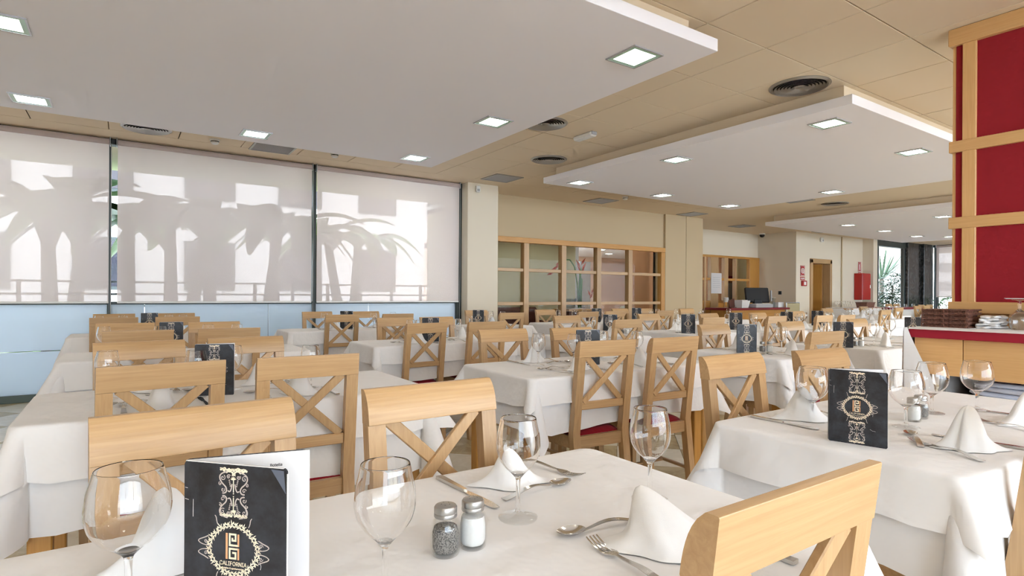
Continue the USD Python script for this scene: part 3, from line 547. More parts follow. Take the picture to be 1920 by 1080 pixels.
def napkin_mesh(R, H, seed, tail=0.9, lx=0.0, ly=0.0, rnd_=0.34):
    rr = random.Random(seed); p1, p2, tt, cr = rr.uniform(0, 6.28), rr.uniform(0, 6.28), rr.uniform(-0.5, 0.5), rr.uniform(2.2, 3.6)
    n, m = 56, 22; V = []; F = []
    for i in range(m+1):
        t = i/m; z = H*t
        for j in range(n):
            a = 2*PI*j/n; da = lambda c: (a-c+PI) % (2*PI)-PI
            r = R*((0.96-rnd_)*(1-t)**1.1+rnd_*math.sqrt(max(0.0, 1-t**2.4)))*(1+0.2*math.cos(2*a+p1)*(1-t)+0.07*math.cos(5*a+p2)*(1-t))
            r *= 1-0.42*math.exp(-(da(cr)/0.22)**2)*(1-t)**0.4*(0.4+0.6*t)
            r += R*tail*math.exp(-(da(tt)/0.28)**2)*(1-t)**6+R*0.5*math.exp(-(da(tt+PI*0.9)/0.4)**2)*(1-t)**7+R*0.22*(1-t)**9
            r += 0.002*(t > 0)
            V.append((r*math.cos(a)+lx*t, r*math.sin(a)*0.8+ly*t, z if i else 0.0015))
    for i in range(m):
        for j in range(n): a, b = i*n+j, i*n+(j+1) % n; F += [[a, b, b+n], [a, b+n, a+n]]
    c = len(V); V.append((lx, ly, H+0.0005)); F += [[m*n+j, m*n+(j+1) % n, c] for j in range(n)]
    return trimesh.Trimesh(V, F, process=False)
def build_napkin(k):
    P = [(0.055, 0.103, 3, 0.95, 0.004, 0.004, 0.42), (0.047, 0.113, 8, 1.15, 0.004, 0.0, 0.62), (0.060, 0.098, 15, 1.1, -0.006, 0.0)][k]
    def f(m, label, group):
        t = thing('napkin', label, 'napkin', m, group); obj('fold', napkin_mesh(*P), 'napkin_white', t, 70); return t
    return f
def ribbon(ts, hw, zs, th=0.0016):
    n = len(ts); ts, hw, zs = map(np.asarray, (ts, hw, zs)); V = []
    for s in (-1, 1):
        for k in (0, 1): V += [(ts[i], s*hw[i], zs[i]+k*th) for i in range(n)]
    F = []; q = lambda a, b: [[a+i, a+i+1, b+i+1] for i in range(n-1)]+[[a+i, b+i+1, b+i] for i in range(n-1)]
    F += q(n, 3*n)+q(2*n, 0)+q(0, n)+q(3*n, 2*n)
    for e in (0, n-1): F += [[e, e+n, e+3*n], [e, e+3*n, e+2*n]]
    m = trimesh.Trimesh(V, F, process=False); m.fix_normals(); return m
def build_fork(m, label, group):
    t = thing('fork', label, 'fork', m, group); x = np.linspace(0, 0.135, 14); s = x/0.135
    obj('handle', ribbon(x-0.1, 0.0062*(1-s)**0.8+0.0026, 0.002+0.010*np.sin(s*PI)**2*0.7+0.004*s), 'steel', t, 60)
    x = np.linspace(0.033, 0.052, 6); obj('neck', ribbon(x, 0.0026+0.0095*np.clip((x-0.033)/0.017, 0, 1)**0.8, 0.006-0.003*np.linspace(0, 1, 6)), 'steel', t, 60)
    for k in range(4):
        y = -0.0096+0.0064*k; x = np.linspace(0.05, 0.1, 9); s = np.linspace(0, 1, 9)
        obj('tine', ribbon(x, 0.0019*(1-0.5*s), 0.003-0.003*np.sin(s*PI*0.8)+0.008*s**1.6).apply_translation((0, y*1, 0)), 'steel', t, 60)
    return t
def build_knife(m, label, group):
    t = thing('knife', label, 'knife', m, group); x = np.linspace(-0.105, 0.0, 12); s = np.linspace(0, 1, 12)
    obj('handle', ribbon(x, 0.0075-0.0035*s, 0.001+0*s, 0.006), 'steel', t, 60)
    x = np.linspace(0.0, 0.108, 14); s = np.linspace(0, 1, 14)
    obj('blade', ribbon(x, 0.004+0.0052*np.sin(np.clip(s*1.3, 0, 1)*PI/2)*np.sqrt(np.clip(1-s**6, 0.02, 1)), 0.002+0*s, 0.0016), 'steel', t, 60); return t
def build_spoon(m, label, group):
    t = thing('dessert_spoon', label, 'spoon', m, group); x = np.linspace(-0.085, 0.035, 13); s = np.linspace(0, 1, 13)
    obj('handle', ribbon(x, 0.0058*(1-s)**0.9+0.0022, 0.002+0.011*np.sin(s*PI*0.85)**2), 'steel', t, 60)
    V = []; F = []; nr, na = 7, 24
    for i in range(nr+1):
        r = i/nr
        for j in range(na): a = 2*PI*j/na; V.append((0.058+0.026*r*math.cos(a)*(1+0.1*math.cos(a)), 0.0165*r*math.sin(a), 0.0015+0.008*r*r))
    for i in range(nr):
        for j in range(na): a, b = i*na+j, i*na+(j+1) % na; F += [[a, b, b+na], [a, b+na, a+na]]
    obj('bowl', trimesh.Trimesh(V, F, process=False), 'steel', t, 60); return t
def shaker(kind):
    def f(m, label, group):
        t = thing(kind+'_shaker', label, kind+' shaker', m, group); n = 40
        po = smoothp([(0.0001, 0.0), (0.0185, 0.0), (0.0215, 0.004), (0.0225, 0.02), (0.0225, 0.036), (0.020, 0.05), (0.0155, 0.0565), (0.0150, 0.061)], 3)
        pi_ = [(max(0, r-0.0022), max(z, 0.006)) for r, z in po[::-1] if r > 0.004]; pi_.append((0.0, 0.006))
        g = lathe(list(map(tuple, po))+pi_, n); v = g.vertices.copy(); a = np.arctan2(v[:, 1], v[:, 0]); w = np.clip(np.minimum(v[:, 2]-0.006, 0.05-v[:, 2])/0.01, 0, 1)
        rad = np.hypot(v[:, 0], v[:, 1]); k = 1+0.025*np.abs(np.cos(5*a))*w*(rad > 0.0195); v[:, 0] *= k; v[:, 1] *= k; g.vertices = v
        obj('jar', g, 'clear_glass', t, 40)
        top = 0.05 if kind == 'salt' else 0.044
        obj('contents', lathe([(0, 0.0065), (0.0165, 0.0065), (0.0192, 0.012), (0.0195, 0.034), (0.0172, top-0.002), (0, top)], 28), kind, t, 40)
        c = obj('cap', lathe([(0, 0.060), (0.0168, 0.057), (0.0175, 0.058), (0.0172, 0.062), (0.0165, 0.063), (0.0172, 0.0645), (0.0172, 0.071), (0.0155, 0.0735), (0.006, 0.0755), (0, 0.0757)], n), 'aluminium', t, 40)
        obj('holes', cat_([lathe([(0.0008, 0.0754), (0.0013, 0.0758), (0, 0.0758)], 8).apply_translation((0.006*math.cos(q), 0.006*math.sin(q), -0.0003)) for q in np.arange(5)*1.257]), 'ink', c); return t
    return f

# menu: black leatherette folder printed with a scroll ornament
def spiral(c, r0, turns, a0, sgn=1, n=40):
    s = np.linspace(0, 1, n); r = r0*(1-0.86*s); a = a0+sgn*turns*2*PI*s
    return [(c[0]+q*math.cos(b), c[1]+q*math.sin(b)) for q, b in zip(r, a)]
def bez(p0, p1, p2, p3, n=24):
    s = np.linspace(0, 1, n)[:, None]; P = [np.array(p) for p in (p0, p1, p2, p3)]
    return [tuple(q) for q in (1-s)**3*P[0]+3*s*(1-s)**2*P[1]+3*s*s*(1-s)*P[2]+s**3*P[3]]
def leafp(c, a, L, w):
    s = np.linspace(0, PI, 9); up_ = [(L*(k/8), w*math.sin(q)) for k, q in enumerate(s)]
    return affinity.translate(affinity.rotate(Polygon(up_+[(x, -y*0.3) for x, y in up_[::-1][1:-1]]).buffer(0), math.degrees(a), origin=(0, 0)), *c)
def ornament():
    """drawn in millimetres around the medallion's centre; returns (gold parts, silver scrolls)"""
    gold, sil = [], []
    for k in range(36):                                                       # wreath
        a = 2*PI*k/36+0.05; pw = 1+0.10*abs(math.cos(a))**6
        rx, ry = 29*pw, 28; c = (rx*math.cos(a), ry*math.sin(a))
        for d, L in ((0.9, 5.6), (-0.6, 4.9), (2.3, 5.2), (3.9, 4.6), (0.15, 6.2 if k % 3 == 0 else 3.6)): gold.append(leafp(c, a+d+PI/2*(k % 2)*(d > 0.2), L, 0.95))
        gold.append(Point(c[0]*1.04, c[1]*1.04).buffer(0.9, 4)); gold.append(LineString(spiral((c[0]*0.98, c[1]*0.98), 2.1, 1.1, a, 1 if k % 2 else -1, 18)).buffer(0.38, 2))
    for s in (-1, 1):                                                         # side flourishes
        for q in (-1, 1):
            sil.append(LineString(bez((s*31, q*2), (s*38, q*2), (s*44, q*3), (s*46, q*6))).buffer(0.5, 2)); sil.append(LineString(bez((s*46, q*6), (s*46, q*9), (s*40, q*9), (s*33, q*13))).buffer(0.6, 2))
            sil.append(LineString(spiral((s*36, q*7), 2.6, 1.2, 0, s*q, 20)).buffer(0.4, 2)); sil.append(LineString(bez((s*20, q*27), (s*23, q*31), (s*21, q*35), (s*24, q*37))).buffer(0.5, 2))
    for v in (1, -1):                                                         # bands above and below
        for y0, g in ((62, -1), (62, 1)):
            for s in (-1, 1):
                yy_ = lambda d: v*(y0+g*d)
                sil.append(LineString(bez((s*8, yy_(26)), (s*22, yy_(24)), (s*20, yy_(16)), (s*11.5, yy_(10)))).buffer(0.75, 2)); sil.append(LineString(bez((s*11.5, yy_(10)), (s*7, yy_(6)), (s*9, yy_(1)), (s*14, yy_(1.5)))).buffer(0.75, 2))
                sil.append(LineString(spiral((s*14.2, yy_(19)), 3.4, 1.2, 1.0, s*v*g, 24)).buffer(0.42, 2)); sil.append(LineString(spiral((s*17.5, yy_(12)), 2.2, 1.1, 2.0, -s*v*g, 18)).buffer(0.4, 2)); sil.append(LineString(spiral((s*14, yy_(5.5)), 2.8, 1.0, 0.4, s*v*g, 18)).buffer(0.42, 2))
                sil.append(LineString(bez((s*2, yy_(12)), (s*3, yy_(4)), (s*5, yy_(2.5)), (s*7, yy_(4.5)))).buffer(0.7, 2)); sil.append(LineString(spiral((s*6.5, yy_(20.5)), 2.6, 1.3, 0.6, -s*v*g, 24)).buffer(0.45, 2))
                for d in range(4): sil.append(Point(s*(5.6-0.5*d), yy_(16.5-2.1*d)).buffer(0.9, 4).difference(Point(s*(5.6-0.5*d), yy_(16.5-2.1*d)).buffer(0.45, 4)))
                for d in range(4): gold.append(leafp((0, yy_(17)), (PI/2 if v*g > 0 else -PI/2)+s*(0.15+0.38*d), 4.2, 0.6))
            gold.append(LineString([(0, yy_(17)), (0, yy_(3.5))]).buffer(0.55, 2)); gold.append(Point(0, yy_(1.6)).buffer(0.7, 4))
        for s in (-1, 1):
            for q in range(4):
                for yy0, sg in ((92.5, -1), (36.5, 1)):
                    cx_ = s*(2.0+4.3*q); gold.append(leafp((cx_, v*yy0), v*sg*(PI/2)+s*v*sg*-0.5, 5.6-0.5*q, 0.95)); gold.append(leafp((cx_, v*yy0), v*sg*(PI/2)+s*v*sg*0.35, 4.4, 0.8)); gold.append(LineString(spiral((cx_+s*1.9, v*(yy0+sg*2.2)), 1.9, 1.15, 0.7*q, s, 16)).buffer(0.42, 2))
            gold.append(leafp((0, v*92.5), -v*PI/2+s*0.25, 9.5, 1.0)); gold.append(leafp((s*2, v*85.5), -v*PI/2-s*1.2, 4.5, 0.9)); gold.append(leafp((s*1.0, v*38), v*PI/2-s*0.3, 6.5, 0.9))
            gold.append(LineString(spiral((s*5.5, v*90.5), 3.0, 1.2, 0, s, 20)).buffer(0.5, 2)); gold.append(LineString(spiral((s*12, v*90), 2.8, 1.1, 1, -s, 20)).buffer(0.5, 2)); gold.append(LineString(bez((0, v*86), (s*3, v*88), (s*5, v*91), (s*9, v*87))).buffer(0.7, 2))
    clip = sbox(-60, -93.5, 60, 93.5)
    return unary_union(gold).intersection(clip).simplify(0.09), unary_union(sil).intersection(clip).simplify(0.09)
def path(pts, w): return LineString(pts).buffer(w/2, cap_style=2, join_style=2)
MW, MH = 0.134, 0.194
GOLD, SILV = ornament()
def on_cover(poly, d=0.00025):
    """millimetre drawing -> relief on the front cover (plane y = 0, printed towards -y)"""
    return xf(extrude(affinity.translate(affinity.scale(poly, 0.001*1.0, 0.001*1.0, origin=(0, 0)), MW*0.49, MH*0.5), d), UPRIGHT_X)
def build_menu(op, tall=True):
    def f(m, label, group):
        t = thing('menu', label, 'menu', m, group)
        fr = obj('front_cover', xf(trimesh.creation.extrude_polygon(sbox(0, 0, MW, MH).buffer(-0.005).buffer(0.005, quad_segs=4), 0.0022, engine='earcut'), UPRIGHT_X).apply_translation((0, 0.0022, 0)), 'menu_leather', t)
        obj('gold_ornament', on_cover(GOLD), 'gold_print', fr, False); obj('silver_scrolls', on_cover(SILV), 'silver_print', fr, False)
        # emblem of key-pattern letters and the name
        E_ = lambda P, w: path([(a-11, b) for a, b in P], w)
        em = obj('emblem', on_cover(unary_union([E_([(6.5, 4), (6.5, 17.5), (14.2, 17.5), (14.2, 10.5), (10.0, 10.5), (10.0, 13.5)], 2.1), E_([(5.5, 5.0), (17.8, 5.0)], 2.1), E_([(5.5, 1.0), (17.8, 1.0)], 2.1), E_([(6.5, 2), (6.5, -9.7), (14.2, -9.7), (14.2, -3.4), (10, -3.4)], 2.1)]), 0.0003), 'cream_print', fr, False)
        obj('emblem_bars', on_cover(unary_union([E_([(2.6, -11), (2.6, 18.5)], 2.6), E_([(17.8, 4), (17.8, 18.0)], 2.1), E_([(17.8, 2.0), (17.8, -11)], 2.1)]), 0.0003), 'copper_print', fr, False)
        def words(tx, h, y, bold, name):
            q = meshkit.text_mesh(tx, h, 0.0003, bold); c = q.bounds.mean(0); q.apply_translation((-c[0], 0, 0)); q.apply_scale((0.88, 1, 1))
            q.apply_translation((MW*0.49, MH*0.5+y*0.001, 0)); obj(name, xf(q, UPRIGHT_X), 'cream_print', fr, False)
        words('CALIFORNIA', 0.0047, -18.2, False, 'name_lettering'); words('hoteles & apartamentos', 0.0021, -22.2, False, 'small_lettering')
        obj('worn_corner', xf(extrude(Polygon([(MW-0.020, MH-0.002), (MW-0.004, MH-0.003), (MW-0.0015, MH-0.028), (MW-0.010, MH-0.016)]), 0.00025), UPRIGHT_X), 'worn_blue', fr, False)
        obj('scuff', xf(extrude(unary_union([path(q, 0.0005) for q in ([(0.001, 0.15), (0.006, 0.149)], [(0.001, 0.163), (0.0045, 0.1625)], [(0.10, 0.087), (0.102, 0.082), (0.101, 0.078)], [(0.095, 0.045), (0.101, 0.041), (0.108, 0.041)], [(0.012, 0.13), (0.0122, 0.15)])]), 0.0002), UPRIGHT_X), 'paper', fr, False)
        obj('worn_edge', cat_([box((0.004, -0.0002, MH-0.0006), (MW-0.004, 0.0024, MH+0.0004)), box((MW-0.0004, 0.0, 0.006), (MW+0.0003, 0.0024, MH-0.006)), box((0.004, -0.0002, -0.0003), (MW-0.004, 0.0024, 0.0006))]), 'paper', fr, False)
        bk = obj('back_cover', xf(xf(trimesh.creation.extrude_polygon(sbox(0, 0, MW, MH).buffer(-0.005).buffer(0.005, quad_segs=4), 0.0022, engine='earcut'), UPRIGHT_X).apply_translation((0, 0.006, 0)), rotz(op)), 'menu_leather', t)
        obj('inside_page', xf(box((0.001, 0.0022, 0.002), (MW+0.003, 0.0036, MH-0.0005)), rotz(op)), 'paper', bk, False)
        q = meshkit.text_mesh('Botella', 0.0032, 0.0002, True); q.apply_translation((MW*0.68, MH-0.017, 0))
        obj('page_lettering', xf(xf(q, UPRIGHT_X).apply_translation((0, 0.0021, 0)), rotz(op)), 'ink', bk, False)
        return t
    return f
def menu(x, y, ang, label, op=0.62, z=TZ):
    place(f'menu{op}', build_menu(op), rotz(math.radians(ang), (x, y, z+0.001)), label, 'black menus with scroll ornament')

# ------------------------------------------------------------------ dining layout
ROW = {1: 'first row from windows', 2: 'second row from windows', 3: 'third row from windows', 4: 'front row'}
COL = ['left column', 'second column', 'third column', 'fourth column', 'fifth column', 'sixth column', 'seventh column', 'eighth column']
# col, row, x0, x1, y0, y1, near rails, far rails, (menu x, y, angle), cutlery
TABLES = [
 (0, 4, -0.24, 0.985, 0.43, 1.105, [(0.662, 0.352, 0)], [(0.12, 1.265, 5), (0.625, 1.295, 2)], None, 0),
 (1, 4, 1.505, 2.80, 0.465, 1.115, [(1.835, 0.365, 0)], [(1.88, 1.33, 0), (2.39, 1.27, -3)], None, 0),
 (0, 3, -0.27, 1.06, 2.16, 2.80, [(0.105, 2.06, 5), (0.542, 2.09, -2)], [(0.06, 3.06, 4), (0.50, 3.10, 4)], (0.22, 2.44, -18), 1),
 (0, 2, -0.31, 1.05, 4.0, 4.58, [(0.07, 3.90, 0), (0.54, 3.93, -4)], [(0.01, 4.88, 0), (0.56, 4.82, 2)], (0.19, 4.35, -10), 1),
 (0, 1, -0.40, 1.0, 6.05, 6.65, [(-0.07, 5.97, 0), (0.40, 5.92, 0)], [(-0.08, 6.96, 0), (0.45, 6.96, 0)], (0.13, 6.3, 5), 0),
 (1, 3, 1.555, 2.85, 2.13, 2.78, [(1.94, 2.04, -4), (2.40, 2.0, -2)], [(1.97, 3.03, -2), (2.47, 2.96, 0)], (2.07, 2.42, -24), 1),
 (1, 2, 1.52, 2.80, 4.02, 4.60, [(1.89, 3.97, 5), (2.40, 3.88, 0)], [(2.05, 4.95, -3), (2.46, 4.93, 0)], (2.0, 4.25, -28), 1),
 (1, 1, 1.36, 2.83, 5.95, 6.5, [(1.86, 5.87, 0), (2.47, 5.89, -3)], [(1.89, 6.92, 0), (2.43, 6.8, 0)], (1.95, 6.22, -30), 1),
 (2, 3, 3.33, 4.13, 1.97, 2.67, [(3.62, 1.84, -4)], [(3.72, 2.76, 0)], (3.44, 2.36, -33), 1),
 (2, 2, 3.36, 4.16, 3.77, 4.42, [(3.75, 3.68, 2)], [(3.83, 4.66, 0)], (3.90, 4.16, -40), 1),
 (2, 1, 3.42, 4.22, 5.75, 6.42, [(3.83, 5.65, 0)], [(3.96, 6.74, 0)], (3.52, 6.05, -34), 0),
 (3, 3, 4.53, 5.32, 1.94, 2.66, [], [(4.76, 2.68, 0)], (4.47, 2.24, -52), 1),
 (3, 2, 4.64, 5.40, 3.70, 4.40, [(4.87, 3.60, 0)], [(5.08, 4.68, 0)], (4.72, 3.88, -44), 1),
 (3, 1, 4.63, 5.85, 5.70, 6.42, [(4.99, 5.59, 0), (5.47, 5.65, 0)], [(5.03, 6.60, 0)], (5.5, 6.1, -35), 0),
 (4, 3, 5.50, 6.30, 1.94, 2.66, [], [(5.92, 2.68, 0)], (6.15, 2.42, -60), 0),
 (4, 2, 5.48, 6.25, 3.62, 4.36, [(5.85, 3.59, 0)], [(5.90, 4.45, 0)], (5.72, 4.02, -48), 0),
 (5, 2, 6.35, 7.12, 3.52, 4.24, [(6.64, 3.43, 0)], [(6.73, 4.33, 0)], (6.68, 3.98, -58), 0),
 (5, 1, 6.05, 7.35, 5.65, 6.38, [(6.39, 5.53, 0)], [(6.58, 6.66, 0), (7.0, 6.52, 0)], (6.3, 6.1, -40), 0),
 (6, 2, 7.25, 8.35, 3.60, 4.36, [(7.05, 3.36, 0)], [(8.05, 4.57, 0)], (7.52, 4.05, -62), 0),
 (6, 1, 7.55, 8.45, 5.45, 6.15, [], [(7.70, 6.22, 0)], None, 0),
 (7, 2, 10.1, 11.4, 4.42, 5.15, [(10.3, 4.36, 0)], [(10.36, 5.33, 0)], None, 0),
 (7, 1, 12.3, 13.5, 5.2, 5.9, [(12.73, 5.12, 0)], [(13.2, 5.95, 0)], None, 0)]
rnd = random.Random(5)
def put(key, builder, x, y, ang, label, group, z=TZ): return place(key, builder, rotz(math.radians(ang), (x, y, z+0.0005)), label, group)
def along(key, builder, a, b, off, label, group):
    """lays cutlery so that its tip points from a to b; off = distance of the middle from a"""
    d = np.subtract(b, a); put(key, builder, a[0]+d[0]*0.5, a[1]+d[1]*0.5, math.degrees(math.atan2(d[1], d[0])), label, group)
G = {'n': 'standing folded napkins', 'g': 'stemmed wine glasses', 'f': 'forks', 'k': 'knives', 's': 'dessert spoons'}
cnum = 0
for (c, r, x0, x1, y0, y1, near, far, mn, cut) in TABLES:
    desc = f'{COL[c]} table, {ROW[r]}'
    table(x0, x1, y0, y1, desc, 11*c+r, over={0: 0.15, 1: 0.12}.get(c, 0.13), under={0: 0.31, 1: 0.245}.get(c, 0.27))
    for side, lst in (('room side', near), ('window side', far)):
        for k, (x, y, a) in enumerate(lst):
            which = '' if len(lst) == 1 else (' left seat,' if k == 0 else ' right seat,')
            y = (min(y, y0-0.105) if r < 4 else y) if side == 'room side' else max(y, y1+0.105)
            chair(x, y, a+(0 if side == 'room side' else 180), f'beech cross-back chair, {side},{which} {desc}')
    if r == 4: continue
    cx = (x0+x1)/2; seats = [(cx-0.27, -1), (cx+0.27, -1), (cx-0.27, 1), (cx+0.27, 1)] if x1-x0 > 1 else [(cx, -1), (cx, 1)]
    for (sx, sd) in seats:
        if sd == 1:
            cand = [q for q in far if abs(q[0]-sx) < 0.3]
        else: cand = [q for q in near if abs(q[0]-sx) < 0.3]
        if cand: sx = cand[0][0]+rnd.uniform(-.02, .02)
        sx = min(max(sx, x0+0.2), x1-0.2)
        place_name = f"{'window' if sd == 1 else 'room'} side" + ('' if x1-x0 < 1 else (', left seat' if sx < cx else ', right seat'))
        ye = y1 if sd == 1 else y0; rr = -sd; yy_ = lambda d: ye-sd*d
        nk = rnd.randrange(3)
        put(f'napkin{nk}', build_napkin(nk), sx+rnd.uniform(-.02, .02), yy_(0.13), rnd.uniform(0, 360), f'peaked white napkin, {place_name}, {desc}', G['n'])
        put('wine', build_wine, sx+rr*0.10+rnd.uniform(-.02, .02), yy_(0.26), 0, f'clear wine glass, {place_name}, {desc}', G['g'])
        if cut:
            for key, bld, dx, dd, nm in (('knife', build_knife, 0.125, 0.13, 'table knife'), ('fork', build_fork, -0.11, 0.13, 'table fork')):
                put(key, bld, sx+rr*dx, yy_(dd), (90 if sd < 0 else -90)+rnd.uniform(-7, 7), f'steel {nm}, {place_name}, {desc}', G[key[0]])
            put('spoon', build_spoon, sx-rr*0.09, yy_(0.23), (180 if sd > 0 else 0)+(180 if sd > 0 else 0)+rnd.uniform(-10, 10) + (180 if rr > 0 else 0), f'steel dessert spoon, {place_name}, {desc}', G['s'])
    if mn: menu(mn[0], mn[1], mn[2], f'black menu with pale ornament standing on {desc}', 0.35)
    if (c, r) in ((2, 3), (2, 2), (3, 3), (3, 2)):
        put('pepper', shaker('pepper'), mn[0]+0.2, mn[1]-0.06, 0, f'pepper shaker on {desc}', 'pepper shakers'); put('salt', shaker('salt'), mn[0]+0.235, mn[1]-0.09, 0, f'salt shaker on {desc}', 'salt shakers')

# front left table
FT, ST = 'left column table, front row', 'second column table, front row'
put('wine', build_wine, 0.57, 0.82, 0, f'clear wine glass beside the dessert spoon, {FT}', G['g'])
put('wine', build_wine, 0.83, 0.755, 0, f'clear wine glass behind the drooping napkin, {FT}', G['g'])
put('wine', build_wine, 0.275, 0.69, 0, f'tall clear wine glass between menu and pepper, {FT}', G['g'])
put('balloon', build_balloon, 0.006, 0.865, 0, 'large balloon glass beside the open front menu', 'balloon glasses')
put('napkin1', build_napkin(1), 0.055, 0.95, 200, f'peaked white napkin half hidden by the menu, {FT}', G['n'])
ns = thing('napkin', f'squat white napkin behind a wine glass, {FT}', 'napkin', rotz(2.6, (0.668, 0.985, TZ+0.001)), G['n']); obj('fold', napkin_mesh(0.056, 0.072, 33, 0.6, 0.008, 0.01), 'napkin_white', ns, 70)
nd = thing('napkin', f'drooping white napkin beside the fork, {FT}', 'napkin', rotz(math.radians(-28), (0.708, 0.59, TZ+0.001)), G['n'])
obj('fold', napkin_mesh(0.07, 0.09, 21, 0.9, -0.05, 0.02), 'napkin_white', nd, 70)
put('pepper', shaker('pepper'), 0.40, 0.765, 20, 'glass pepper shaker in front of the salt', 'pepper shakers'); put('salt', shaker('salt'), 0.447, 0.765, 50, 'glass salt shaker full of white salt, front left table', 'salt shakers')
along('knife', build_knife, (0.551, 1.087), (0.561, 0.874), 0, f'steel knife pointing at the salt shaker, {FT}', G['k'])
along('spoon', build_spoon, (0.597, 0.902), (0.761, 0.913), 0, f'steel dessert spoon before the squat napkin, {FT}', G['s'])
along('fork', build_fork, (0.76, 1.09), (0.80, 0.94), 0, f'steel fork beside the squat napkin, {FT}', G['f'])
along('spoon', build_spoon, (0.735, 0.69), (0.585, 0.715), 0, f'steel dessert spoon tucked behind the drooping napkin, {FT}', G['s'])
along('fork', build_fork, (0.585, 0.475), (0.611, 0.678), 0, f'steel fork in front of the drooping napkin, {FT}', G['f'])
along('knife', build_knife, (0.807, 0.454), (0.80, 0.667), 0, f'steel knife partly behind the front chair, {FT}', G['k'])
menu(0.059, 0.763, math.degrees(math.atan2(-0.103, 0.096)), 'open black menu with cream inside page, front left table', 0.58)
# front right table
menu(1.575, 0.80, math.degrees(math.atan2(-0.127, 0.034)), 'worn black menu standing on second column table, front row', 0.58)
for x, y, w in ((2.43, 0.735, 'alone before the blue linens'), (1.93, 0.755, 'beside the worn menu'), (2.24, 0.80, 'behind the one by the menu'), (1.77, 0.95, 'half hidden behind the worn menu')):
    put('balloon', build_balloon, x, y, 0, f'round balloon glass {w}', 'balloon glasses')
put('napkin0', build_napkin(0), 1.78, 0.985, 150, f'peaked white napkin on the knife side of the worn menu', G['n']); put('napkin1', build_napkin(1), 1.785, 0.56, -20, f'tall rounded white napkin beside the long fork, {ST}', G['n']); put('napkin2', build_napkin(2), 2.33, 0.58, 160, f'white napkin cut by the picture edge, {ST}', G['n'])
put('salt', shaker('salt'), 2.045, 0.78, 10, f'salt shaker behind the balloon glass, {ST}', 'salt shakers'); put('pepper', shaker('pepper'), 2.115, 0.785, 10, f'pepper shaker behind the balloon glass, {ST}', 'pepper shakers')
along('fork', build_fork, (1.67, 0.48), (1.77, 0.694), 0, f'long steel fork before the tall napkin, {ST}', G['f']); along('knife', build_knife, (1.905, 0.47), (1.885, 0.66), 0, f'steel knife behind the tall napkin, {ST}', G['k'])
along('spoon', build_spoon, (1.72, 0.64), (1.84, 0.71), 0, f'steel dessert spoon near the tall napkin, {ST}', G['s']); along('knife', build_knife, (1.668, 1.085), (1.67, 0.884), 0, f'steel knife near the table corner, {ST}', G['k'])
along('fork', build_fork, (1.90, 1.06), (1.885, 0.86), 0, f'steel fork behind the worn menu, {ST}', G['f']); along('fork', build_fork, (2.17, 0.52), (2.228, 0.66), 0, f'steel fork at the picture edge, {ST}', G['f']); along('knife', build_knife, (2.44, 0.5), (2.43, 0.70), 0, f'steel knife at the picture edge, {ST}', G['k'])

# ------------------------------------------------------------------ things on and in the counter
def sheet(x0, x1, y0, y1, z, d, seed, m, n=14):
    rr = random.Random(seed); V = []; F = []; p = [rr.uniform(0, 6) for _ in range(4)]
    for i in range(n+1):
        for j in range(n+1):
            u, v = i/n, j/n; ex = 0.004*math.sin(7*v+p[0]); ey = 0.004*math.sin(6*u+p[1])
            V.append((x0+(x1-x0)*u+ex, y0+(y1-y0)*v+ey, z))
    return V
def folded(x0, x1, y0, y1, z, h, seed):
    """a folded cloth: soft rounded slab with a rippled rim"""
    rr = random.Random(seed); per = []; n = 60; K = 7; V = []; F = []; p = [rr.uniform(0, 6.28) for _ in range(4)]; cx, cy, ax, ay = (x0+x1)/2, (y0+y1)/2, (x1-x0)/2, (y1-y0)/2
    for k in range(K+1):
        s = -1+2*k/K; o = 1-0.06*(s*s)
        for j in range(n):
            a = 2*PI*j/n; ca, sa = math.cos(a), math.sin(a); q = (abs(ca)**6+abs(sa)**6)**(-1/6)
            w = 0.006*math.sin(5*a+p[0])+0.004*math.sin(9*a+p[1]); V.append((cx+(ax*o+w)*q*ca, cy+(ay*o+w)*q*sa, z+h/2+h/2*s*math.sqrt(max(0.0, 1-0.25*abs(s)**6))+0.003*math.sin(3*a+p[2])))
    for k in range(K):
        for j in range(n): a, b = k*n+j, k*n+(j+1) % n; F += [[a, b, b+n], [a, b+n, a+n]]
    for base, zz_, fl_ in ((0, z, 1), (K*n, z+h, 0)):
        c = len(V); V.append((cx, cy, zz_)); F += [[c, base+(j+1) % n, base+j] if fl_ else [c, base+j, base+(j+1) % n] for j in range(n)]
    return trimesh.Trimesh(V, F, process=False)
runner = cat_([box((CX+0.012, -1.6, cz+0.0005), (UX-0.02, CYE+0.004, cz+0.0045), 0.001)])
rv = []; n = 30
zl = [(cz+0.004, 0.0), (cz-0.004, 0.010), (cz-0.02, 0.014), (cz-0.12, 0.015), (cz-0.25, 0.016), (cz-0.38, 0.018)]
V = []; F = []
for k, (z, o) in enumerate(zl):
    for i in range(n+1):
        u = i/n; V.append((CX-0.015+(UX-CX)*u*1.0, CYE+0.004+o+0.012*(k/5)*math.sin(14*u+1), z+0.0))
for k in range(len(zl)-1):
    for i in range(n): a = k*(n+1)+i; F += [[a, a+1, a+n+2], [a, a+n+2, a+n+1]]
flap = trimesh.Trimesh(V, F, process=False)
V = []; F = []; n2 = 8
for k in range(n2+1):
    s = k/n2
    for i in range(5):
        u = i/4; V.append((CX-0.015+0.01*u, CYE+0.004-(0.0+0.17*s**1.1)*u+0.014*(1-u), cz+0.003-0.38*s))
for k in range(n2):
    for i in range(4): a = k*5+i; F += [[a, a+5, a+6], [a, a+6, a+1]]
side = trimesh.Trimesh(V, F, process=False)
V = [(CX+0.012, -1.6, cz+0.004), (CX-0.004, -1.6, cz-0.002), (CX+0.012, CYE, cz+0.004), (CX-0.012, CYE, cz-0.006)]
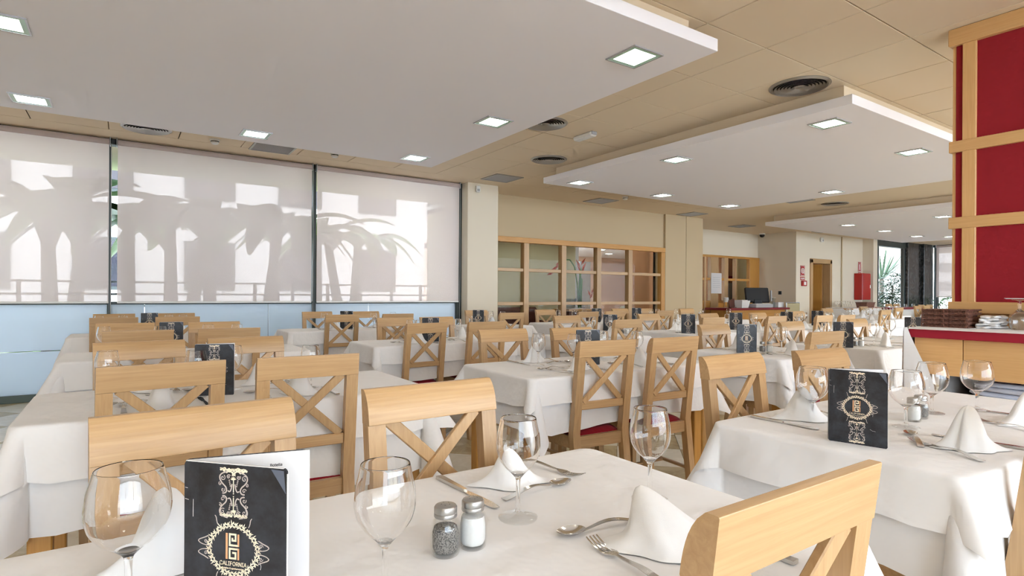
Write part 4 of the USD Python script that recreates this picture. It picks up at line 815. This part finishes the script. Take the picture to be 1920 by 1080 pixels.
obj('counter_cloth', cat_([runner, flap, side, trimesh.Trimesh(V, [[0, 2, 3], [0, 3, 1]], process=False)]), 'linen_white', None, 40, 'white cloth over the red-edged service counter, hanging at its end', 'tablecloth')
def tray(m, label, group):
    t = thing('wicker_tray', label, 'tray', m, group); L, D, h = 0.225, 0.20, 0.026
    obj('body', box((0.006, -L+0.006, 0.002), (D-0.006, -0.006, h-0.002), 0.004), 'wicker', t)
    for z in (0.003, h-0.003): obj('rim', cat_([tube([(0, 0, z), (0, -L, z)], 0.0035), tube([(D, 0, z), (D, -L, z)], 0.0035), tube([(0, 0, z), (D, 0, z)], 0.0035), tube([(0, -L, z), (D, -L, z)], 0.006)]), 'wicker', t)
    obj('weave', cat_([tube([(0.004, -y, 0.004), (-0.001, -y, h/2), (0.004, -y, h-0.004)], 0.0018, 5) for y in np.arange(0.004, L, 0.0046)]), 'wicker', t, kind='stuff')
    [obj('corner_wrap', box((-0.004, -y-0.003, 0), (0.004, -y+0.003, h)), 'wicker', t) for y in (0.002, L/2, L-0.004)]
    return t
for k in range(4):
    place('tray', tray, rotz(0.02*(-1)**k, (4.0+0.003*k, 1.485, cz+0.005+0.0265*k)), ['lowest', 'second lowest', 'third', 'topmost'][k]+' dark wicker tray of the stack on the counter', 'dark wicker trays')
for k in range(5):
    obj('folded_cloth', folded(4.06, 4.23, 1.13+0.008*(k % 2), 1.25-0.008*k, cz+0.005+0.0145*k, 0.015, k), 'napkin_white', None, 60, ['bottom', 'second', 'middle', 'fourth', 'top'][k]+' folded white cloth behind the wicker trays', 'folded cloth', 'folded white cloths')
for k in range(5):
    obj('folded_tablecloth', folded(CX+0.09+0.006*(k % 3), UX-0.03, 0.25, 1.262-0.014*(k % 2)-0.006*k, 0.526+0.0285*k, 0.029, 40+k), 'linen_blue', None, 60, ['bottom', 'second', 'middle', 'fourth', 'top'][k]+' folded bluish tablecloth on the counter shelf', 'folded cloth', 'folded bluish tablecloths')
FLIP = np.diag([1.0, -1, -1, 1])
for k, (x, y) in enumerate(((4.21, 1.083), (4.09, 1.045), (4.13, 0.93))):
    place('balloon', build_balloon, rotz(0, (x, y, cz+0.005+0.168)) @ FLIP, ['upside-down balloon glass closest to the folded white cloths', 'upside-down balloon glass under the stacked paper, front one', 'upside-down balloon glass against the red panel'][k], 'upside-down glasses on the counter')
obj('paper_napkins', cat_([box((4.05, 0.92, cz+0.1745+0.003*k), (4.24, 1.10+0.006*(k % 2), cz+0.177+0.003*k), 0.001) for k in range(2)]), 'paper', None, False, 'white paper napkins lying on the upside-down glasses', 'paper napkin')

# ------------------------------------------------------------------ till desk and alcove
dk = thing('till_desk', 'oak till desk with dark red top in the alcove', 'desk')
obj('top', box((11.35, 7.95, 0.80), (13.75, 8.65, 0.85), 0.006), 'counter_red', dk); obj('front', box((11.5, 8.03, 0), (13.65, 8.06, 0.80)), 'oak_x', dk)
for x in (11.5, 13.62): obj('side_panel', box((x, 8.06, 0), (x+0.03, 8.6, 0.80)), 'oak_z', dk)
mo = thing('till_monitor', 'black touch-screen till on the oak desk', 'till', rotz(-0.55, (12.95, 8.3, 0.851)))
obj('screen', xf(box((-0.3, -0.03, 0.12), (0.3, 0.03, 0.50), 0.02), rot((1, 0, 0), -0.25)), 'plastic_black', mo); obj('neck', box((-0.1, 0.0, 0.02), (0.1, 0.1, 0.2), 0.01), 'plastic_black', mo); obj('base', box((-0.2, -0.12, 0), (0.2, 0.16, 0.03), 0.008), 'plastic_black', mo); obj('card_slot', box((0.3, -0.03, 0.15), (0.33, 0.02, 0.42), 0.004), 'grille_grey', mo)
pr = thing('receipt_printer', 'low grey printer under the black till', 'printer', rotz(0.0, (12.75, 8.1, 0.851)))
obj('case', box((-0.35, -0.1, 0), (0.35, 0.1, 0.09), 0.01), 'grille_grey', pr); obj('lid', box((-0.3, -0.08, 0.09), (0.3, 0.06, 0.1), 0.003), 'plastic_white', pr)
bx = thing('paper_tray', 'pale plastic paper box on the till desk', 'box', rotz(0.1, (12.1, 8.2, 0.851)))
obj('tub', trimesh.convex.convex_hull(np.array([[s*a, q*b, z] for s in (-1, 1) for q in (-1, 1) for a, b, z in ((0.15, 0.1, 0), (0.19, 0.13, 0.17))])), 'plastic_white', bx); obj('sheets', box((-0.14, -0.09, 0.16), (0.14, 0.09, 0.185)), 'paper', bx)
bk_ = thing('menu_holder', 'dark slanted folder on the till desk beside the paper box', 'folder', rotz(0.1, (11.75, 8.2, 0.851)))
obj('board', xf(box((-0.12, -0.01, 0), (0.12, 0.01, 0.2), 0.002), rot((0, 1, 0), -0.2)), 'sofa_brown', bk_); obj('ledge', box((-0.12, -0.05, 0), (0.12, 0.03, 0.012)), 'sofa_brown', bk_)
for k, x in enumerate((13.27, 13.38)):
    c = thing('plastic_cup', ['clear stacked cups next to the till', 'second clear stack of cups by the till'][k], 'cup', rotz(0, (x, 8.15, 0.851)), 'clear cups by the till'); obj('wall', lathe([(0.03, 0), (0.038, 0.24), (0.036, 0.24), (0.028, 0.004), (0, 0.004)], 20), 'pane', c); obj('rim', lathe([(0.036, 0.238), (0.041, 0.242), (0.036, 0.246)], 20), 'plastic_white', c)
rc_ = thing('card_box', 'small white box at the end of the till desk', 'box', rotz(0, (13.56, 8.15, 0.851))); obj('body', box((-0.12, -0.08, 0), (0.12, 0.08, 0.12), 0.004), 'plastic_white', rc_); obj('lid', box((-0.125, -0.085, 0.12), (0.125, 0.085, 0.13), 0.002), 'paper', rc_)
ez = thing('framed_board', 'thin framed board on legs beside the till desk', 'sign stand', rotz(0.1, (14.0, 8.0, 0)))
for s in (-1, 1): obj('leg', tube([(s*0.34, 0, 0), (s*0.36, 0.02, 0.97)], 0.014), 'steel_trim', ez)
obj('board', box((-0.34, -0.004, 0.66), (0.34, 0.012, 0.95), 0.004), 'wall_tan', ez); obj('top_bar', tube([(-0.36, 0.02, 0.97), (0.36, 0.02, 0.97)], 0.014), 'steel_trim', ez)
ntc = thing('paper_notice', 'white notice sheet taped to the alcove screen post', 'notice', rotz(0, (12.5, 9.19, 1.45))); obj('sheet', box((-0.2, -0.004, -0.26), (0.22, 0.0, 0.26)), 'paper', ntc); obj('printed_lines', cat_([box((-0.14, -0.0055, z), (0.15, -0.004, z+0.008)) for z in (0.14, 0.09, 0.04, -0.01, -0.06, -0.11)]), 'grille_grey', ntc)
lp = thing('table_lamp', 'small lit lamp behind the alcove screen', 'lamp', rotz(0, (12.72, 9.05, 0.85))); obj('stand', tube([(0, 0, 0), (0, 0, 0.12)], 0.02), 'oak_z', lp); obj('shade', lathe([(0.07, 0.12), (0.06, 0.24), (0.055, 0.24), (0.065, 0.12)], 20), 'plastic_white', lp); obj('bulb', trimesh.creation.icosphere(2, 0.025).apply_translation((0, 0, 0.17)), 'lamp_glow', lp)
hc = thing('hall_cabinet', 'dark red and grey cabinet seen through the alcove screen', 'cabinet', rotz(0, (15.35, 10.5, 0)))
for x0, x1, m in ((-0.5, -0.28, 'stone_grey'), (-0.1, 0.4, 'counter_red')): obj('door', box((x0, -0.02, 0.9), (x1, 0.08, 1.52), 0.005), m, hc); obj('top_box', box((x0, -0.02, 1.6), (x1, 0.08, 1.72), 0.005), 'counter_red', hc)
def sign(x, y, z, w, h, label, sym, txt, facing='y'):
    t = thing('safety_sign', label, 'sign', rotz(0, (x, y, z)), 'red safety signs'); obj('plate', box((-w/2, -0.006, -h/2), (w/2, 0, h/2), 0.001), 'sign_red', t)
    obj('border', xf(extrude(sbox(-w/2+0.012, -h/2+0.012, w/2-0.012, h/2-0.012).difference(sbox(-w/2+0.02, -h/2+0.02, w/2-0.02, h/2-0.02)), 0.002), UPRIGHT_X).apply_translation((0, -0.006, 0)), 'sign_white', t, False)
    obj('symbol', xf(extrude(affinity.scale(sym, h, h, origin=(0, 0)), 0.002), UPRIGHT_X).apply_translation((0, -0.006, 0)), 'sign_white', t, False)
    pl_ = obj('text_plate', box((-w/2, -0.006, -h/2-0.11), (w/2, 0, -h/2-0.025), 0.001), 'sign_red', t)
    q = meshkit.text_mesh(txt, 0.05, 0.002, True); c = q.bounds.mean(0); q.apply_translation((-c[0], -c[1], 0)); q.apply_scale((w*0.82/(q.extents[0]), 0.9, 1)); obj('lettering', xf(q, UPRIGHT_X).apply_translation((0, -0.006, -h/2-0.068)), 'sign_white', pl_, False)
EXT = unary_union([sbox(-0.09, -0.34, 0.09, 0.16), Point(0, 0.16).buffer(0.09), sbox(-0.03, 0.2, 0.03, 0.32), sbox(-0.03, 0.27, 0.12, 0.32)])
HOSE = unary_union([Point(0, 0).buffer(0.27).difference(Point(0, 0).buffer(0.2)), Point(0, 0).buffer(0.13).difference(Point(0, 0).buffer(0.07)), sbox(0.2, -0.3, 0.26, 0)])
sign(15.47, 10.59, 1.99, 0.27, 0.36, 'red fire extinguisher sign on the orange wall behind the till', EXT, 'EXTINTOR'); sign(14.70, 8.165, 1.80, 0.21, 0.27, 'red push alarm sign beside the open door', HOSE, 'PULSADOR'); sign(17.75, 8.165, 2.0, 0.17, 0.28, 'red fire extinguisher sign above the red cabinet', EXT, 'EXTINTOR')
cp_ = thing('call_point', 'small dark red alarm call point below its sign', 'alarm', rotz(0, (14.74, 8.168, 1.47))); obj('box', box((-0.1, -0.05, -0.07), (0.1, 0, 0.07), 0.006), 'sign_red', cp_); obj('glass_plate', box((-0.05, -0.056, -0.045), (0.05, -0.05, 0.045), 0.002), 'sign_white', cp_)
fc = thing('fire_cabinet', 'red fire extinguisher cabinet on the far wall', 'cabinet', rotz(0, (17.68, 8.165, 1.42))); obj('body', box((-0.24, -0.22, -0.38), (0.24, 0, 0.38), 0.008), 'cabinet_red', fc); dr = obj('door', box((-0.23, -0.235, -0.37), (0.23, -0.22, 0.37), 0.006), 'cabinet_red', fc); obj('handle', box((0.17, -0.25, -0.05), (0.19, -0.235, 0.05), 0.003), 'steel', dr)
sw = thing('light_switch', 'small dark switch on the alcove side wall', 'switch', rotz(0, (14.395, 8.6, 1.22))); obj('plate', box((-0.01, -0.045, -0.045), (0.0, 0.045, 0.045), 0.003), 'frame_dark', sw); obj('rocker', box((-0.014, -0.02, -0.025), (-0.01, 0.02, 0.025), 0.002), 'plastic_black', sw)
# buffet beside the far door
bf = thing('buffet_table', 'buffet table under a white cloth below the red cabinet', 'table', rotz(0, (15.9, 7.45, 0))); obj('top', box((-0.8, -0.35, 0.80), (0.8, 0.35, 0.83)), 'oak_x', bf)
for sx in (-1, 1):
    for sy in (-1, 1): obj('leg', box((sx*0.75-0.03, sy*0.3-0.03, 0), (sx*0.75+0.03, sy*0.3+0.03, 0.8)), 'oak_z', bf)
obj('buffet_cloth', drape(15.1, 16.7, 7.1, 7.8, 0.836, 0.5, 77, amp=0.03), 'linen_under', None, 50, 'pale cloth draped over the far buffet table', 'tablecloth')
bx2 = thing('wicker_basket', 'dark basket on the far buffet', 'basket', rotz(0, (16.2, 7.3, 0.838))); obj('body', trimesh.convex.convex_hull(np.array([[s*a, q*b, z] for s in (-1, 1) for q in (-1, 1) for a, b, z in ((0.2, 0.12, 0), (0.23, 0.14, 0.14))])), 'wicker', bx2); obj('rim', cat_([tube([(-0.23, s*0.14, 0.14), (0.23, s*0.14, 0.14)], 0.01) for s in (-1, 1)]+[tube([(s*0.23, -0.14, 0.14), (s*0.23, 0.14, 0.14)], 0.01) for s in (-1, 1)]), 'wicker', bx2)
sb = thing('red_sideboard', 'low sideboard with thin dark red top under the far window', 'sideboard', rotz(0, (17.3, 7.0, 0))); obj('top', box((-0.6, -0.3, 0.80), (0.9, 0.3, 0.85), 0.005), 'counter_red', sb); obj('cabinet', box((-0.55, -0.26, 0), (0.85, 0.26, 0.80)), 'plastic_white', sb)
for k in range(7): place('wine', build_wine, rotz(0, (15.35+0.13*k, 7.62, 0.838)), f'{["first","second","third","fourth","fifth","sixth","seventh"][k]} wine glass in the row on the far buffet', 'glasses on the far buffet')
# far tables near the dark columns
for k, (x, y) in enumerate(((15.2, 4.9), (17.6, 5.7), (18.3, 6.8))):
    d = ['beside the last low panel light', 'before the dark marble columns', 'under the tall clear window'][k]; table(x, x+1.4, y, y+0.75, 'far table '+d, 900+k)
    for q in (0, 1):
        chair(x+0.4+0.5*q, y+1.0, 180, f'distant beech chair, window side, {"left" if q == 0 else "right"} seat, far table {d}'); put('wine', build_wine, x+0.3+0.5*q, y+0.5, 0, f'{"left" if q == 0 else "right"} wine glass on far table {d}', G['g']); put('napkin0', build_napkin(0), x+0.4+0.5*q, y+0.2, 40, f'{"left" if q == 0 else "right"} white napkin on far table {d}', G['n'])

# ------------------------------------------------------------------ lobby behind the partition
so = thing('lobby_sofa', 'dark brown sofa behind the first panes of the partition', 'sofa', rotz(0, (5.95, 9.1, 0)))
obj('back', box((-1.0, 0.2, 0.3), (1.0, 0.42, 0.88), 0.05), 'sofa_brown', so); obj('seat', box((-1.0, -0.3, 0.12), (1.0, 0.22, 0.45), 0.05), 'sofa_brown', so)
for s in (-1, 1): obj('arm', box((s*1.0-0.1, -0.3, 0.12), (s*1.0+0.1, 0.42, 0.62), 0.04), 'sofa_brown', so)
lc = thing('lobby_chair', 'white framed chair back behind the glass by the column', 'chair', rotz(0.2, (5.35, 8.75, 0)))
for s in (-1, 1): obj('post', tube([(s*0.22, 0, 0), (s*0.22, 0.05, 0.95)], 0.016), 'plastic_white', lc)
obj('top_bar', tube([(-0.22, 0.05, 0.95), (0.22, 0.05, 0.95)], 0.016), 'plastic_white', lc); obj('seat', box((-0.22, -0.4, 0.43), (0.22, 0.02, 0.47), 0.01), 'sofa_brown', lc)
st_ = thing('lobby_stand', 'wooden side stand under the tall red flowers', 'stand', rotz(0, (7.3, 8.6, 0))); obj('top', box((-0.35, -0.25, 0.82), (0.35, 0.25, 0.86), 0.004), 'oak_x', st_); obj('cabinet', box((-0.32, -0.22, 0), (0.32, 0.22, 0.82)), 'sofa_brown', st_)
fx = thing('flower_arrangement', 'tall heliconia flowers with a bending stem behind the glass', 'flowers', rotz(0, (7.35, 8.55, 0.861)))
obj('vase', lathe([(0, 0), (0.07, 0), (0.09, 0.1), (0.06, 0.22), (0.05, 0.24), (0.04, 0.22), (0.07, 0.1), (0, 0.02)], 20), 'pane', fx)
obj('stem', tube([(0.02, 0, 0.02), (0.03, 0, 0.5), (0.06, 0, 0.8)], 0.022), 'stem_green', fx); obj('stem', tube([(0.06, 0, 0.02), (0.08, 0, 0.6)], 0.02), 'stem_green', fx)
obj('stem', tube(bez((0, 0, 0.02), (-0.05, 0, 0.6), (-0.1, 0, 0.95), (-0.35, 0, 0.92)) if False else [(0, 0, 0.02), (-0.03, 0, 0.5), (-0.1, 0, 0.82), (-0.22, 0, 0.95), (-0.36, 0, 0.95), (-0.48, 0, 0.85)], 0.012), 'stem_green', fx)
def petal(p, d, L, w):
    d = np.array(d, float); d /= np.linalg.norm(d); s = np.cross(d, (0, 1, 0)); n_ = np.cross(s, d); P = [np.array(p)+d*L*a+s*w*b+n_*w*c for a, b, c in ((0, 0, 0.1), (0.35, 1, 0), (0.35, -1, 0), (0.4, 0, 0.5), (1, 0, 0.1), (0.4, 0, -0.5))]
    return trimesh.convex.convex_hull(np.array(P))
for k in range(5):
    obj('flower', petal((-0.42-0.05*k, 0, 0.9-0.05*k), (-0.8, 0, -0.3-0.2*(k % 2)), 0.17, 0.03), 'flower_red', fx); obj('flower', petal((0.05+0.02*(k % 3), 0, 0.68+0.045*k), (0.7*(-1)**k, 0, 0.9), 0.19, 0.03), 'flower_red', fx)
for k in range(3): obj('flower', petal((0.3+0.02*k, 0, 0.2+0.05*k), (0.5*(-1)**k, 0, 0.8), 0.15, 0.025), 'flower_red', fx)
bw = thing('glass_bowl', 'clear glass bowl on the lobby stand by the flowers', 'bowl', rotz(0, (7.05, 8.5, 0.861))); obj('wall', lathe([(0.02, 0), (0.13, 0.02), (0.16, 0.2), (0.155, 0.2), (0.125, 0.025), (0, 0.012)], 24), 'pane', bw); obj('foot', lathe([(0, 0), (0.06, 0), (0.06, 0.006), (0, 0.006)], 20), 'pane', bw)
ll = thing('floor_lamp', 'cream shaded lamp behind the last pane of the partition', 'lamp', rotz(0, (9.0, 8.9, 0))); obj('base', lathe([(0, 0), (0.14, 0), (0.14, 0.02), (0, 0.03)], 20), 'oak_z', ll); obj('pole', tube([(0, 0, 0.02), (0, 0, 0.62)], 0.015), 'oak_z', ll); obj('shade', lathe([(0.17, 0.6), (0.12, 0.9), (0.115, 0.9), (0.165, 0.6)], 24), 'wall_white', ll)

# ------------------------------------------------------------------ outside
struct('ground_outside', box((-12, WY+0.1, -0.2), (4.6, 24, -0.05)), 'pave'); struct('ground_outside_patio', box((-20, -30, -0.2), (36, -5.12, -0.03)), 'patio'); struct('ground_outside_far', box((18.2, 7.75, -0.2), (45, 30, -0.05)), 'pave'); struct('ground_outside_end', box((22.2, -5, -0.2), (34, 8.4, -0.05)), 'pave')
hb = thing('apartment_building', 'pale building behind the trees outside the blinds', 'building'); obj('wall', box((-14, 20, 0), (16.0, 21, 9)), 'facade', hb)
for k in range(10):
    for z in (1.2, 4.0): f_ = obj('window', box((-12+2.7*k, 19.93, z), (-10.6+2.7*k, 20.0, z+1.5), 0.01), 'frame_dark', hb); obj('pane', box((-11.9+2.7*k, 19.91, z+0.1), (-10.7+2.7*k, 19.93, z+1.4)), 'screen', f_)
fe = thing('garden_fence', 'dark grid fence outside along the bottom of the blinds', 'fence'); Yf = WY+0.9
for z in (0.95, 1.1, 1.25): obj('rail', box((-4, Yf-0.015, z), (4.5, Yf+0.015, z+0.025)), 'frame_dark', fe)
for x in np.arange(-4, 4.6, 0.5): obj('post', box((x-0.02, Yf-0.02, -0.05), (x+0.02, Yf+0.02, 1.28)), 'frame_dark', fe)
def big_leaf(base, yaw, L, w, droop, r):
    n_ = 9; V = []; d = np.array((math.cos(yaw), math.sin(yaw), 0)); s = np.array((-d[1], d[0], 0)); 
    for i in range(n_+1):
        t = i/n_; P = np.array(base)+d*L*t*0.85+np.array((0, 0, 1))*(L*(0.75*t-droop*t*t)); ww = w*math.sin(PI*min(1, t*0.93+0.05))**0.7
        V += [P-s*ww+np.array((0, 0, 0.18*ww)), P, P+s*ww+np.array((0, 0, 0.18*ww)), P-np.array((0, 0, 0.01))]
    F = []
    for i in range(n_):
        a = 4*i; F += [[a, a+1, a+5], [a, a+5, a+4], [a+1, a+2, a+6], [a+1, a+6, a+5], [a, a+7, a+3], [a, a+4, a+7], [a+3, a+7, a+6], [a+3, a+6, a+2]]
    return trimesh.Trimesh(V, F, process=False)
R = random.Random(9)
spots = [(-1.6, 9.6, 'far left of the first blind'), (-0.75, 9.2, 'behind the first blind'), (0.05, 9.6, 'showing its leaves in the narrow blind gap'), (0.55, 9.3, 'with leaning trunk behind the middle blind'), (1.15, 10.0, 'behind the centre of the middle blind'), (1.75, 9.4, 'at the end of the middle blind'), (2.7, 9.9, 'behind the last blind'), (3.4, 10.6, 'behind the last blind near the column'), (-2.6, 10.2, 'beyond the first blind edge')]
for k, (x, y, d) in enumerate(spots):
    t = thing('banana_plant', 'broad-leaved garden plant '+d, 'plant', rotz(0, (x, y, -0.05)), 'garden plants outside the blinds')
    for q in range(2 if k % 2 else 1):
        lx = R.uniform(-0.3, 0.3); obj('trunk', tube([(0.15*q, 0, 0), (0.15*q+lx*0.4, 0.05, 1.0), (0.15*q+lx, 0.1, 2.1)], np.array([0.11, 0.09, 0.07]), 10), 'bark', t)
        for i in range(8):
            obj('leaf', big_leaf((0.15*q+lx, 0.1, 2.05), i*0.785+R.uniform(-.3, .3), R.uniform(1.1, 1.7), R.uniform(0.16, 0.26), R.uniform(0.5, 1.05), R), 'leaf' if i % 3 else 'leaf_light', t, 60)
    for i in range(6): obj('leaf', big_leaf((0, 0, 0.1), i*1.05+R.uniform(-.3, .3), R.uniform(0.9, 1.5), R.uniform(0.10, 0.2), R.uniform(0.2, 0.5), R), 'leaf' if i % 2 else 'leaf_light', t, 60)
def bush(x, y, h, label, seed, m='leaf_dark', n=420):
    R_ = random.Random(seed); t = thing('garden_bush', label, 'bush', rotz(0, (x, y, -0.05)), 'bushes outside the far windows'); ms = []
    for i in range(n):
        a, b = R_.uniform(0, 6.28), R_.uniform(0, 1); rr = 0.75*math.sqrt(R_.random())*(1-0.5*b); P = (rr*math.cos(a), rr*math.sin(a), b*h)
        ms.append(big_leaf(P, R_.uniform(0, 6.28), R_.uniform(0.14, 0.26), 0.035, 0.6, R_))
    obj('leaves', cat_(ms), m, t, False, kind='stuff'); obj('trunk', tube([(0, 0, 0), (0.05, 0, h*0.8)], 0.03), 'bark', t)
bush(21.4, 9.0, 1.3, 'leafy bush behind the tall clear window', 1); bush(23.2, 9.55, 2.0, 'leafy bush next to the dark marble column outside', 2); bush(23.2, 8.1, 1.2, 'bush under the distant blind', 3, 'leaf', 200); bush(23.8, 6.5, 1.2, 'second bush under the distant blind', 4, 'leaf', 200)
pm = thing('spiky_palm', 'spiky palm behind the tall clear window', 'palm', rotz(0, (26.0, 11.1, -0.05))); obj('trunk', tube([(0, 0, 0), (0, 0, 1.9)], 0.09), 'bark', pm)
for i in range(26): obj('frond', big_leaf((0, 0, 1.85), i*0.61, R.uniform(1.0, 1.6), 0.035, R.uniform(-0.5, 0.5), R), 'leaf_dark', pm, 60)
gw = thing('garden_wall', 'grey garden wall outside the end window', 'wall'); obj('wall', box((26, -5, -0.1), (26.3, 8.6, 3.6)), 'stone_grey', gw); obj('coping', box((25.95, -5, 3.6), (26.35, 8.6, 3.7)), 'facade', gw)
fb = thing('far_building', 'pale building with grey bands outside the tall clear window', 'building'); obj('wall', box((40, 6, 0), (41, 26, 9)), 'facade', fb)
for z in (1.5, 2.6, 4.4): obj('band', box((39.9, 6, z), (40.0, 26, z+0.5)), 'stone_grey', fb)
